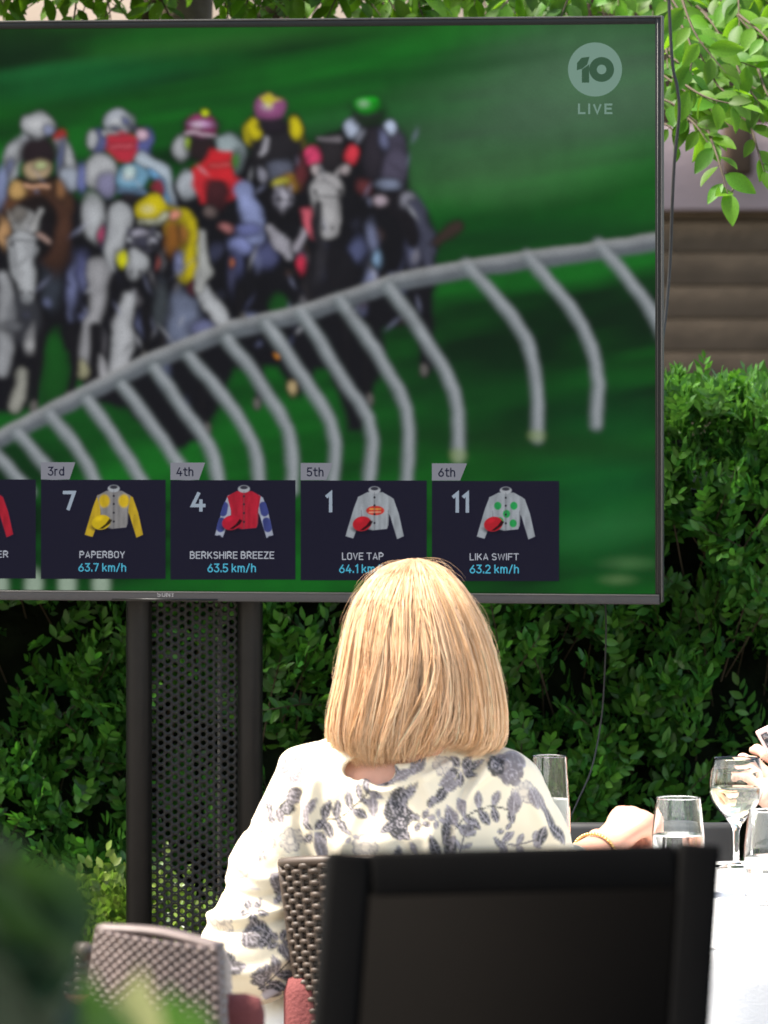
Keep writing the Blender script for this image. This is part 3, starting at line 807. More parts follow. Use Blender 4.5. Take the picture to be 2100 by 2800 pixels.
G.line([(57, 670), (66, 740), (73, 812)], (80, 58, 40), WHT, 8); G.line([(8, 760), (16, 880), (8, 1010)], (40, 44, 40), (140, 142, 146), 10); G.ell(92, 925, 20, 42, (164, 164, 166), 8, 8); G.line([(62, 1020), (40, 1110)], (24, 40), (140, 140, 132), 9); G.ell(34, 892, 26, 14, (110, 112, 116), 8)
# rider B
G.ell(272, 390, 24, 34, (86, 92, 138), 8); G.ell(394, 396, 24, 42, (82, 88, 142), 8); G.ell(250, 385, 16, 24, WHT, 7); G.ell(224, 490, 16, 40, (100, 108, 160), 8)
G.ell(327, 338, 40, 38, (158, 163, 172), 7); G.box(308, 344, 332, 360, (70, 74, 96), 5); G.box(340, 322, 358, 340, (84, 90, 130), 5); G.ell(366, 352, 12, 10, (60, 60, 76), 5); G.line([(285, 368), (330, 366)], 13, WHT, 6); G.ell(384, 372, 14, 16, (190, 160, 176), 7)
G.poly([(296, 374), (338, 358), (372, 380), (378, 420), (350, 446), (316, 442), (293, 410)], (172, 42, 58), 7); G.line([(306, 402), (360, 398)], 7, (200, 84, 96), 6)
G.ell(272, 474, 42, 52, (166, 168, 172), 9); G.line([(390, 436), (440, 470), (462, 545)], (40, 46, 26), (160, 172, 184), 8); G.line([(406, 470), (440, 500), (454, 548)], (20, 20, 14), (100, 150, 190), 6); G.ell(432, 518, 14, 22, (120, 38, 50), 7); G.ell(290, 510, 26, 36, (124, 122, 152), 10)
G.ell(258, 600, 32, 66, WHT, 9, -8); G.ell(286, 650, 16, 40, (60, 62, 84), 8); G.ell(276, 640, 9, 22, (160, 62, 96), 7); G.line([(330, 590), (316, 660), (296, 726)], (66, 50, 30), WHT, 9)
G.ell(358, 488, 43, 40, (118, 166, 196), 7); G.ell(352, 472, 22, 17, (168, 190, 190), 8); G.line([(325, 520), (395, 520)], 12, (110, 140, 176), 6); G.box(334, 524, 376, 552, (36, 30, 34), 6)
G.line([(270, 730), (262, 850), (232, 1000)], (52, 44, 40), (138, 138, 142), 10); G.line([(350, 815), (335, 930), (318, 1030)], (40, 56, 46), (164, 166, 170), 9); G.ell(226, 1010, 20, 24, (140, 138, 110), 9); G.line([(270, 975), (286, 1040)], (16, 30), (150, 150, 154), 8)
# the yellow rider on the dark horse
G.poly([(452, 560), (500, 570), (536, 610), (546, 680), (552, 730), (535, 770), (500, 778), (486, 750), (500, 700), (470, 660), (446, 640)], (188, 172, 12), 9); G.ell(470, 650, 26, 50, (132, 84, 30), 14); G.ell(500, 640, 14, 24, (140, 92, 40), 12); G.ell(474, 587, 15, 14, (196, 128, 110), 7)
G.ell(540, 688, 10, 22, (206, 200, 20), 6); G.ell(414, 572, 43, 41, (192, 176, 12), 6); G.line([(384, 606), (430, 608), (452, 586)], 16, (158, 160, 140), 6)
G.ell(384, 660, 46, 38, (84, 84, 98), 8); G.ell(384, 640, 28, 12, (150, 148, 162), 6); G.ell(350, 662, 10, 12, (150, 152, 160), 5); G.ell(414, 664, 12, 12, (160, 160, 172), 5); G.ell(392, 665, 14, 20, (56, 56, 70), 7)
G.ell(371, 722, 30, 40, (163, 166, 170), 7); G.ell(333, 712, 13, 24, (196, 196, 16), 5); G.ell(500, 880, 54, 84, (98, 106, 128), 16); G.ell(440, 840, 22, 70, (52, 58, 62), 14); G.ell(530, 790, 26, 22, (72, 26, 34), 9)
G.line([(556, 795), (590, 850), (612, 900)], (42, 42, 36), WHT, 8); G.ell(560, 900, 34, 22, (92, 96, 128), 10); G.line([(552, 640), (556, 740), (545, 790)], (22, 36, 26), (160, 162, 160), 8); G.ell(490, 720, 14, 30, (110, 116, 150), 9)
# rider C and the red rider
G.ell(500, 405, 22, 34, WHT, 8); G.ell(628, 412, 38, 46, (146, 160, 164), 9, -30); G.ell(514, 392, 8, 18, (150, 180, 40), 5); G.ell(648, 440, 14, 30, (130, 142, 150), 8); G.box(519, 366, 588, 440, (38, 26, 28), 8)
G.ell(549, 345, 44, 34, (150, 46, 104), 6); G.ell(549, 340, 36, 11, (186, 140, 184), 6); G.line([(508, 366), (590, 370)], 9, (184, 160, 176), 5); G.ell(559, 308, 11, 10, (186, 200, 20), 4)
G.ell(512, 505, 28, 40, (158, 164, 172), 8); G.poly([(524, 462), (560, 440), (600, 430), (640, 470), (664, 500), (650, 530), (600, 560), (545, 555), (530, 500)], (182, 38, 46), 8); G.box(565, 486, 622, 580, (58, 24, 28), 10); G.poly([(556, 440), (570, 410), (632, 418), (640, 470), (634, 490), (566, 490)], (190, 34, 42), 6); G.line([(572, 452), (632, 450)], 6, (206, 84, 84), 6); G.ell(646, 440, 10, 20, (60, 110, 40), 7)
G.line([(660, 520), (690, 580), (700, 650)], (50, 60, 40), (128, 138, 180), 9); G.ell(678, 630, 34, 18, (90, 96, 140), 8); G.ell(620, 620, 22, 12, (150, 96, 96), 8); G.ell(575, 580, 20, 16, (90, 78, 76), 8)
# rider D
G.ell(690, 362, 26, 38, (196, 182, 14), 6, 12); G.ell(806, 352, 20, 32, (196, 182, 14), 6, -10); G.ell(812, 396, 24, 30, (130, 118, 24), 9); G.box(680, 330, 830, 480, (30, 28, 32), 12); G.ell(696, 352, 20, 30, (194, 180, 14), 6, 12); G.ell(806, 350, 18, 30, (194, 180, 14), 6, -10)
G.line([(726, 376), (714, 418)], 16, (150, 148, 156), 6); G.ell(740, 296, 41, 38, (136, 74, 118), 6); G.poly([(716, 268), (742, 256), (770, 270), (752, 280), (738, 296), (726, 280)], (190, 178, 40), 5); G.box(714, 330, 780, 360, (30, 24, 32), 8)
G.ell(768, 470, 38, 34, (84, 88, 104), 10); G.ell(716, 478, 12, 20, (120, 120, 132), 6); G.ell(790, 500, 36, 26, (150, 110, 36), 10); G.ell(768, 498, 22, 12, (184, 178, 60), 7); G.ell(776, 545, 24, 32, (132, 130, 144), 9); G.ell(774, 545, 9, 30, (170, 168, 180), 6); G.ell(824, 470, 14, 40, (96, 40, 44), 9)
G.line([(735, 625), (772, 668), (786, 700)], (20, 44, 24), (150, 148, 158), 7); G.line([(836, 628), (806, 680)], (18, 22), (146, 142, 152), 7)
# riders E and F
G.ell(1060, 425, 58, 84, (66, 63, 80), 10); G.ell(1078, 460, 40, 60, (72, 68, 86), 12); G.ell(1020, 420, 26, 80, (40, 36, 44), 10); G.ell(962, 348, 22, 27, (172, 182, 204), 6); G.ell(1072, 349, 16, 22, (172, 184, 208), 6); G.ell(985, 372, 10, 24, (110, 112, 124), 7, 25); G.ell(1046, 385, 14, 26, (96, 100, 130), 8)
G.box(965, 300, 1050, 345, (22, 40, 22), 8); G.ell(1004, 288, 37, 25, (16, 168, 24), 8); G.ell(1004, 296, 30, 10, (20, 140, 24), 8)
G.line([(1075, 540), (1112, 600), (1128, 660)], (66, 54, 40), (18, 16, 20), 9); G.ell(1040, 550, 20, 18, (150, 136, 146), 8); G.ell(1116, 545, 22, 24, (120, 120, 132), 10); G.line([(1128, 560), (1168, 640), (1176, 740)], (30, 34, 30), (58, 60, 76), 10); G.ell(1065, 505, 34, 14, (110, 118, 140), 7); G.ell(1000, 512, 24, 26, (84, 38, 40), 10)
G.line([(1190, 660), (1245, 620)], (26, 34), (52, 40, 34), 9)
G.box(866, 372, 940, 470, (38, 34, 37), 8); G.line([(872, 381), (930, 381)], 11, (110, 104, 110), 5); G.ell(853, 428, 19, 27, (206, 62, 104), 6); G.ell(962, 424, 21, 30, (202, 52, 66), 6); G.ell(860, 468, 12, 14, (190, 176, 178), 6); G.ell(946, 466, 12, 14, (150, 140, 142), 6)
G.ell(896, 516, 44, 42, (166, 164, 166), 7); G.line([(886, 540), (896, 600), (897, 625)], (84, 66, 52), (164, 163, 165), 7); G.line([(838, 575), (850, 620), (862, 645)], 20, (196, 88, 104), 7); G.ell(820, 725, 12, 26, (188, 44, 70), 6); G.ell(844, 780, 14, 40, (46, 42, 42), 9); G.ell(755, 972, 8, 8, (190, 120, 30), 4); G.ell(800, 1065, 12, 20, (170, 150, 110), 7); G.ell(430, 720, 5, 14, (130, 64, 58), 5); G.ell(633, 720, 6, 12, (170, 96, 60), 5)
G.X = X + .3 * WX; G.Y = Y + .3 * WY_
for (x, y, r) in ((106, 352, 40), (327, 348, 38), (549, 356, 42), (740, 306, 40), (1004, 296, 36), (358, 500, 42), (414, 586, 42)):
    G.line([(x - r * .9, y + r * .45), (x, y + r * .62), (x + r * .9, y + r * .45)], 6, (40, 38, 44), 4, .7)
    G.ell(x - r * .25, y - r * .35, r * .35, r * .25, (214, 214, 214), 9, 0, .35)
for (x, y) in ((66, 640), (384, 660), (896, 520), (776, 530)):      # bridles
    G.line([(x - 34, y + 16), (x + 34, y + 18)], 5, (24, 22, 26), 4, .8); G.line([(x - 30, y + 14), (x - 22, y + 90)], 4, (24, 22, 26), 4, .6); G.line([(x + 30, y + 14), (x + 22, y + 90)], 4, (24, 22, 26), 4, .6)
for k in range(90):
    x = R.uniform(0, 1150); y = R.uniform(460, 980) - max(0, x - 600) * .2
    G.ell(x, y, R.uniform(2, 5), R.uniform(6, 24), [(12, 12, 16), (170, 172, 180), (20, 18, 22), (120, 124, 150)][k % 4], 5, R.uniform(-50, 50), .55)
# ears, eyes, nostrils and legs of the four leading horses
for (ex, ey, dx, dy, c) in ((30, 604, -8, -34, (120, 116, 112)), (354, 640, -9, -26, (70, 70, 82)), (414, 640, 10, -28, (70, 70, 82)), (872, 482, -9, -26, (150, 146, 148)), (920, 482, 10, -26, (150, 146, 148)), (760, 522, -6, -20, (120, 118, 128)), (792, 522, 7, -20, (120, 118, 128))):
    G.poly([(ex - 8, ey), (ex + dx, ey + dy), (ex + 8, ey)], c, 3)
for (x, y, w, h) in ((31, 668, 6, 8), (101, 666, 6, 8), (350, 668, 6, 7), (418, 668, 6, 7), (862, 524, 5, 8), (930, 524, 5, 8), (762, 544, 4, 6), (792, 544, 4, 6)): G.ell(x, y, w, h, (10, 10, 12), 3, 0, .95)
for (x, y) in ((60, 800), (82, 800), (360, 744), (384, 744), (886, 622), (908, 622)): G.ell(x, y, 4, 6, (30, 26, 28), 3, 0, .9)
for P in ([(112, 880), (104, 1000), (92, 1120)], [(196, 900), (206, 1010), (188, 1096)], [(262, 900), (256, 1000), (268, 1060)], [(400, 850), (404, 930), (396, 985)], [(660, 800), (652, 860), (668, 880)], [(940, 880), (952, 980), (936, 1050)], [(1010, 900), (1000, 1010), (1012, 1100)], [(1160, 880), (1170, 960), (1160, 1020)], [(700, 1000), (716, 1060), (704, 1110)], [(560, 1040), (552, 1120), (566, 1180)]):
    G.line(P, (30, 20, 16), (16, 15, 18), 5); G.ell(P[-1][0], P[-1][1] - 8, 10, 16, (120, 116, 112), 5, 0, .55)
G.line([(870, 560), (866, 640), (884, 700)], (18, 26, 18), (28, 27, 31), 6); G.ell(900, 760, 70, 90, (20, 19, 23), 14, 0, .9); G.ell(876, 720, 14, 50, (44, 43, 48), 10, 10, .8); G.ell(60, 870, 50, 70, (58, 60, 66), 14, 0, .6)
G.fig = False
# the running rail, top bar and bent posts
rail = [(-950, 1560), (-500, 1400), (-150, 1255), (0, 1192), (120, 1130), (250, 1062), (385, 993), (520, 938), (620, 897), (700, 880), (830, 850), (960, 806), (1080, 765), (1320, 722), (1450, 704), (1600, 684), (1800, 654)]
G.line([(x, y + 12) for x, y in rail], 37, (92, 98, 104), 8); G.line([(x, y - 3) for x, y in rail], 19, (130, 134, 138), 7)
posts = [[(1291, 740), (1431, 912), (1469, 1076), (1469, 1195)], [(1456, 716), (1583, 874), (1633, 1013), (1629, 1160)], [(1652, 684), (1772, 836), (1830, 960)], [(1076, 800), (1177, 950), (1247, 1089), (1253, 1250)], [(943, 835), (1051, 1000), (1114, 1139), (1112, 1320)], [(836, 866), (937, 1038), (1013, 1165), (1008, 1340)], [(741, 900), (823, 1025), (912, 1177), (905, 1340)], [(633, 940), (722, 1063), (791, 1190), (800, 1340)], [(532, 990), (633, 1114), (696, 1228), (710, 1340)], [(437, 1022), (506, 1126), (576, 1228), (600, 1340)], [(348, 1070), (418, 1165), (494, 1279), (520, 1340)], [(253, 1110), (316, 1203), (380, 1304), (400, 1345)], [(152, 1150), (228, 1253), (266, 1330)], [(63, 1200), (127, 1279), (160, 1340)], [(-20, 1235), (50, 1310), (80, 1345)], [(-120, 1280), (-40, 1360)], [(-240, 1330), (-160, 1420)], [(-380, 1390), (-300, 1480)]]
for p in posts:
    sp = spline(p, 9)
    sp[0] -= [16, 16]
    G.line(sp, 42, (14, 36, 20), 14, .35); G.line(sp, 29, (124, 132, 136), 13, .95); G.line(sp + np.array([4, -3]), 13, (150, 155, 160), 10)
G.ell(1468, 1190, 22, 16, (120, 140, 80), 9, 0, .6); G.ell(1252, 1246, 22, 20, (124, 146, 84), 9, 0, .6)
G.line([(x, y - 13) for x, y in rail], 8, (146, 147, 148), 4)
for x in range(-850, 330, 92):
    G.box(x, 1560, x + 44, 1640, (140, 158, 140), 12)
def blur(A, n):
    A = np.pad(A, ((12, 12), (12, 12), (0, 0)), 'edge')
    for _ in range(n):
        A = (np.roll(A, 1, 0) + 2 * A + np.roll(A, -1, 0)) / 4; A = (np.roll(A, 1, 1) + 2 * A + np.roll(A, -1, 1)) / 4
    return A[12:-12, 12:-12]
tex = .35 * vnoise(_S0 + 3, 1 / 16.) + .65 * vnoise(_S0 + 8, 1 / 40.)
fig = np.clip((Y - 330) / 200, 0, 1) * np.clip((1250 - X) / 100, 0, 1) * np.clip((1000 - Y) / 80, 0, 1)
G.C = G.C * (1 + ((tex - .5) * (.22 + .34 * fig))[..., None])
G.C = blur(G.C, 2)
scr_me = mesh_np('screen', V, grid_faces(330, 540)[:, ::-1])
vcol(scr_me, np.clip(G.C.reshape(-1, 3) * 0.94 + lin((3, 4, 5)), 0, 1))
MT['screen'] = mat_display('screen_picture', 'Col')
screen = link('screen', scr_me, telly, MT['screen'])

# ---- captions
MT['cap_navy'] = mat_display('caption_navy', color=(20, 19, 36), rough=.25)
MT['cap_tab'] = mat_display('caption_tab', color=(122, 123, 132))
MT['cap_dark'] = mat_display('caption_dark', color=(22, 26, 46))
MT['cap_text'] = mat_display('caption_text', color=(168, 172, 182))
MT['cap_num'] = mat_display('caption_number', color=(142, 154, 168))
MT['cap_cyan'] = mat_display('caption_cyan', color=(74, 168, 196))
MT['cap_mark'] = mat_display('caption_mark', color=(112, 142, 128))
MT['cap_markd'] = mat_display('caption_mark_dark', color=(52, 84, 62))
panels = [(-268, 98, 1311, 1582), (112, 453, 1312, 1583), (466, 808, 1313, 1585), (822, 1167, 1314, 1587), (1181, 1529, 1315, 1589), (-623, -282, 1310, 1580)]
for (x0, x1, y0, y1) in panels:
    poly_px('name_panel', [(x0, y0), (x1, y0), (x1, y1), (x0, y1)], .0022, MT['cap_navy'], screen)
for (x0, x1, xb, y0, y1) in [(112, 206, 190, 1264, 1311), (466, 561, 544, 1265, 1312), (822, 910, 892, 1266, 1313), (1181, 1277, 1258, 1267, 1314), (-268, -174, -190, 1263, 1310)]:
    poly_px('place_tab', [(x0, y0), (x1, y0), (xb, y1), (x0, y1)], .0022, MT['cap_tab'], screen)
for (s, x0, x1, y0, y1) in [('3rd', 130, 176, 1276, 1301), ('4th', 482, 529, 1277, 1302), ('5th', 838, 885, 1278, 1303), ('6th', 1198, 1245, 1279, 1304)]:
    text_px(s, x0, x1, y0, y1, .003, MT['cap_dark'], screen, .17)
for (s, x0, x1, y0, y1) in [('7', 171, 208, 1342, 1398), ('4', 521, 563, 1343, 1399), ('1', 888, 909, 1344, 1401), ('11', 1234, 1283, 1345, 1402)]:
    text_px(s, x0, x1, y0, y1, .003, MT['cap_num'], screen, .20, .32)
for (s, x0, x1, y0, y1) in [('PAPERBOY', 217, 342, 1507, 1526), ('BERKSHIRE BREEZE', 519, 750, 1508, 1528), ('LOVE TAP', 935, 1049, 1511, 1531), ('LIKA SWIFT', 1284, 1419, 1513, 1532), ('ER', -8, 23, 1506, 1525)]:
    text_px(s, x0, x1, y0, y1, .003, MT['cap_text'], screen, .15)
for (s, x0, x1, y0, y1) in [('63.7 km/h', 214, 345, 1540, 1563), ('63.5 km/h', 567, 700, 1541, 1565), ('64.1 km/h', 927, 1056, 1543, 1567), ('63.2 km/h', 1284, 1419, 1544, 1568)]:
    text_px(s, x0, x1, y0, y1, .003, MT['cap_cyan'], screen, .15)
text_px('LIVE', 1579, 1676, 283, 312, .003, MT['cap_mark'], screen, .23, .36)
# broadcaster's round mark
def circ(cx, cy, r, n=48, a0=0, a1=360): return [(cx + r * math.cos(math.radians(a0 + (a1 - a0) * k / n)), cy + r * math.sin(math.radians(a0 + (a1 - a0) * k / n))) for k in range(n)]
mark = poly_px('channel_mark', circ(1627, 190, 74), .0022, MT['cap_mark'], screen)
V0 = np.concatenate([tv(*np.array(circ(1645, 190, 34)).T, .003), tv(*np.array(circ(1645, 190, 13)).T, .003)])
fi = [[k, 48 + k, 48 + (k + 1) % 48, (k + 1) % 48] for k in range(48)]
me = bpy.data.meshes.new('lettering'); me.from_pydata(V0.tolist(), [], fi); me.update(); link('lettering', me, screen, MT['cap_markd'])
poly_px('lettering', [(1591, 226), (1591, 190), (1611, 176), (1611, 226)], .0031, MT['cap_markd'], screen)
poly_px('lettering', [(1577, 192), (1578, 172), (1590, 158), (1612, 155), (1606, 176), (1592, 188)], .0033, MT['cap_markd'], screen)
# racing silks
MT['silks'] = mat_display('silks_picture', 'Col')
def silks(cx, cy, body, sleeve, cap, style):
    gx = np.arange(-84, 92, 1.5); gy = np.arange(-16, 146, 1.5)
    X, Y = np.meshgrid(gx, gy)
    q = Paint(X, Y); q.C[:] = lin((25, 24, 44))
    A = np.zeros(X.shape)
    def both(P, col, soft=1.2):
        q.poly(P, col, soft)
    sl_l = [(-44, 20), (-30, 16), (-36, 76), (-58, 134), (-79, 128), (-74, 110), (-56, 50)]
    sl_r = [(40, 18), (52, 26), (66, 66), (80, 128), (62, 136), (44, 76), (36, 60)]
    bd = [(-20, 8), (22, 8), (46, 22), (40, 56), (38, 98), (34, 108), (-6, 112), (-34, 106), (-36, 60), (-46, 22)]
    both(sl_l, sleeve); both(sl_r, sleeve); both(bd, body)
    if style == 'bands':
        for t0 in (.22, .62):
            for S in (((-50, 24), (-68, 132)), ((48, 24), (70, 132))):
                a, b = np.array(S[0]), np.array(S[1]); p0 = a + (b - a) * t0; p1 = a + (b - a) * (t0 + .17)
                q.line([p0, p1], 22, (54, 62, 118), 2)
        q.ell(-68, 132, 6, 4, (20, 20, 40), 2); q.ell(72, 134, 6, 4, (20, 20, 40), 2)
    if style == 'yellow':
        q.ell(-26, 36, 15, 18, (190, 160, 30), 4); q.ell(28, 36, 15, 18, (190, 160, 30), 4)
    if style == 'badge':
        q.ell(2, 58, 25, 13, (176, 48, 38), 1.5); q.line([(-12, 54), (16, 54)], 4, (196, 150, 70), 2, .8); q.line([(-14, 63), (16, 62)], 4, (206, 160, 130), 2, .7)
    if style == 'spots':
        for (x, y) in ((-22, 44), (22, 44), (2, 66), (20, 92), (-16, 86)): q.ell(x, y, 10, 11, (34, 140, 72), 1.8)
    # folds, seams, collar, buttons
    sh = vnoise(np.stack([X / 7, Y / 30, X * 0], -1), 1.0)[..., None]
    q.C = q.C * (.74 + .42 * sh)
    q.line([(-36, 58), (-33, 106)], 2, (60, 60, 66), 1.5, .6); q.line([(38, 58), (36, 104)], 2, (60, 60, 66), 1.5, .6)
    q.ell(0, 2, 16, 10, (150, 154, 160), 1.5); q.ell(0, -2, 11, 5, (48, 48, 58), 1.5); q.line([(0, 8), (0, 110)], 1.5, (80, 80, 86), 1, .6)
    for y in (22, 44, 68, 92): q.ell(0, y, 3, 3, (34, 34, 42), 1)
    q.ell(-34, 112, 28, 10, (14, 14, 26), 4, 10, .8); q.ell(-34, 94, 26, 20, cap, 1.5, -12); q.poly([(-12, 84), (-4, 88), (-10, 98), (-30, 112), (-40, 112), (-22, 98)], tuple(int(c * .25) for c in cap), 2); q.ell(-40, 84, 10, 6, tuple(min(255, int(c * 1.25)) for c in cap), 5, -20, .6)
    ind = [bd, sl_l, sl_r]
    far = np.full(X.shape, 1e9)
    tst = Paint(X, Y); tst.C[:] = 0
    for P in ind: tst.poly(P, (255, 255, 255), 2)
    tst.ell(0, 2, 18, 13, (255, 255, 255), 2); tst.ell(-34, 96, 29, 24, (255, 255, 255), 2)
    keep = tst.C[..., 0] > .02
    F = grid_faces(*X.shape); kf = keep.ravel()[F].any(1); F = F[kf]
    used = np.unique(F); mp = np.full(X.size, -1); mp[used] = np.arange(len(used))
    Vv = tv(cx + X.ravel()[used], cy + Y.ravel()[used], .0030)
    me = mesh_np('jockey_silks', Vv, mp[F][:, ::-1]); vcol(me, q.C.reshape(-1, 3)[used])
    return link('jockey_silks', me, screen, MT['silks'])
silks(311, 1334, (124, 122, 122), (176, 148, 34), (184, 158, 22), 'yellow')
silks(667, 1335, (160, 28, 46), (150, 156, 172), (158, 24, 44), 'bands')
silks(1024, 1338, (142, 148, 154), (142, 148, 154), (158, 26, 36), 'badge')
silks(1383, 1339, (142, 148, 154), (142, 148, 154), (158, 26, 36), 'spots')
silks(-44, 1333, (160, 28, 46), (158, 28, 44), (158, 24, 44), 'plain')
# maker's lettering on the lower bezel
for s_, x0, x1 in (('S', 429, 440), ('O', 442, 453), ('V', 467, 477)):
    if s_ != 'V': text_px(s_, x0, x1, 1619, 1632, .0079, MT['logo_grey'], lower, .20)
for seg in ([(455.5, 1632), (455.5, 1619), (464.5, 1632), (464.5, 1619)], [(468.5, 1619.4), (472, 1625.6), (475.5, 1619.4)], [(472, 1625.6), (472, 1632)]):
    for (xa, ya), (xb, yb) in zip(seg[:-1], seg[1:]):
        l_ = math.hypot(xb - xa, yb - ya); nx_, ny_ = -(yb - ya) / l_ * 1.15, (xb - xa) / l_ * 1.15
        poly_px('lettering', [(xa + nx_, ya + ny_), (xa - nx_, ya - ny_), (xb - nx_, yb - ny_), (xb + nx_, yb + ny_)], .0080, MT['logo_grey'], lower)
for (x0, x1) in ((454, 458.5), (462, 466.5), (465.8, 470), (474, 478.2)):
    poly_px('lettering', [(x0, 1619), (x1, 1619), (x1, 1620.8), (x0, 1620.8)], .0081, MT['logo_grey'], lower)
for (x0, x1) in ((453.6, 458), (469.6, 474.4)):
    poly_px('lettering', [(x0, 1630.2), (x1, 1630.2), (x1, 1632), (x0, 1632)], .0081, MT['logo_grey'], lower)

# ---------------------------------------------------------------- stand under the television
SD = 10.44
st0 = at(531, 0, SD); st0[2] = 0
stand = empty('television_stand', st0, 'black steel stand with two round posts and a perforated panel', 'stand')
for (px, r) in ((380, .0238), (684, .0232)):
    c = at(px, 0, SD)
    m = MB(); m.lathe([(0, .012), (r, .012), (r, 1.22), (r, 1.72), (0, 1.72)], (c[0], c[1], 0), 40); o = m.build('post', MT['black_metal'], stand, False)
    for p in o.data.polygons: p.use_smooth = abs(p.normal.z) < .5
m = MB(); m.box((st0[0] - .34, SD - .26, .0045), (st0[0] + .34, SD + .20, .014), bevel=.004); m.build('base_plate', MT['black_metal'], stand)
m = MB(); m.box((st0[0] - .22, SD - .045 + .07, 1.15), (st0[0] + .22, SD + .10, 1.70)); m.build('bracket', MT['black_metal'], stand)
# perforated panel: hexagonal cells with round holes
pitch = 23.6 / K * SD; cw = 19.4 / K * SD
xl = at(410, 0, SD)[0]; xr = at(652, 0, SD)[0]
cols = int((xr - xl) / cw) + 1; rows = int((1.20 - .04) / pitch)
nh = 12; hr = 6.9 / K * SD; th = .002
ang = np.arange(nh) * 2 * math.pi / nh
hexr = []
for a in ang:                                     # boundary of the hexagonal cell along each direction
    best = 1e9
    for (nx, nz, dd) in ((0, 1, pitch / 2), (0, -1, pitch / 2), (cw * 1.0, pitch / 2, None), (-cw, pitch / 2, None), (cw, -pitch / 2, None), (-cw, -pitch / 2, None)):
        if dd is None:
            L_ = math.hypot(nx, nz); nx2, nz2, d2 = nx / L_, nz / L_, L_ / 2
        else: nx2, nz2, d2 = nx, nz, dd
        pr = nx2 * math.cos(a) + nz2 * math.sin(a)
        if pr > 1e-6: best = min(best, d2 / pr)
    hexr.append(best)
hexr = np.array(hexr)
cell_f = np.stack([hexr * np.cos(ang), np.zeros(nh), hexr * np.sin(ang)], -1)
hole_f = np.stack([hr * np.cos(ang), np.zeros(nh), hr * np.sin(ang)], -1)
cellV = np.concatenate([cell_f, hole_f * 1.08, hole_f + [0, .0006, 0], hole_f + [0, th, 0]])
cellV[nh:2 * nh, 1] = 0
cf = []
for lv in range(3):
    for k in range(nh): cf.append((lv * nh + k, lv * nh + (k + 1) % nh, (lv + 1) * nh + (k + 1) % nh, (lv + 1) * nh + k))
cf = np.array(cf)
cen = []
for c in range(cols):
    for r_ in range(rows): cen.append((xl + (c + .5) * cw, 0, .04 + (r_ + (.5 if c % 2 else 0)) * pitch))
cen = np.array(cen)
yy = SD + .012
Vp = (cellV[None] + cen[:, None, :] + np.array([0, yy, 0])).reshape(-1, 3)
Fp = (cf[None] + (np.arange(len(cen)) * len(cellV))[:, None, None]).reshape(-1, 4)
link('perforated_panel', mesh_np('perforated_panel', Vp, Fp), stand, MT['black_metal'])
c = at(601, 0, SD + .035)
m = MB(); m.tube([(c[0], SD + .030, .02), (c[0], SD + .030, 1.3)], .0042, 12); m.build('conduit', MT['conduit'], stand, True)
# cables
cb = MB(); cb.tube(spline([at(1818, -260, 10.5), at(1836, 140, 10.5), at(1852, 240, 10.5), at(1857, 310, 10.5), at(1845, 430, 10.5), at(1838, 560, 10.5), at(1832, 720, 10.5), at(1818, 880, 10.48), at(1800, 980, 10.45), at(1770, 1040, 10.42)], 60), .0030, 8)
tag(cb.build('cable', MT['cable'], None, True), 'black cable hanging from the tree down behind the screen edge', 'cable')
cb = MB(); cb.tube(spline([at(1650, 1600, 10.35), at(1657, 1690, 10.42), at(1655, 1800, 10.46), at(1645, 1960, 10.48), at(1618, 2100, 10.46), at(1580, 2190, 10.44), at(1550, 2260, 10.42), at(1500, 2420, 10.4), at(1440, 2900, 10.3), at(1400, 3230, 10.3)], 60), .0016, 8)
tag(cb.build('cable', MT['cable'], None, True), 'thin black cable sagging from under the screen in front of the hedge', 'cable')
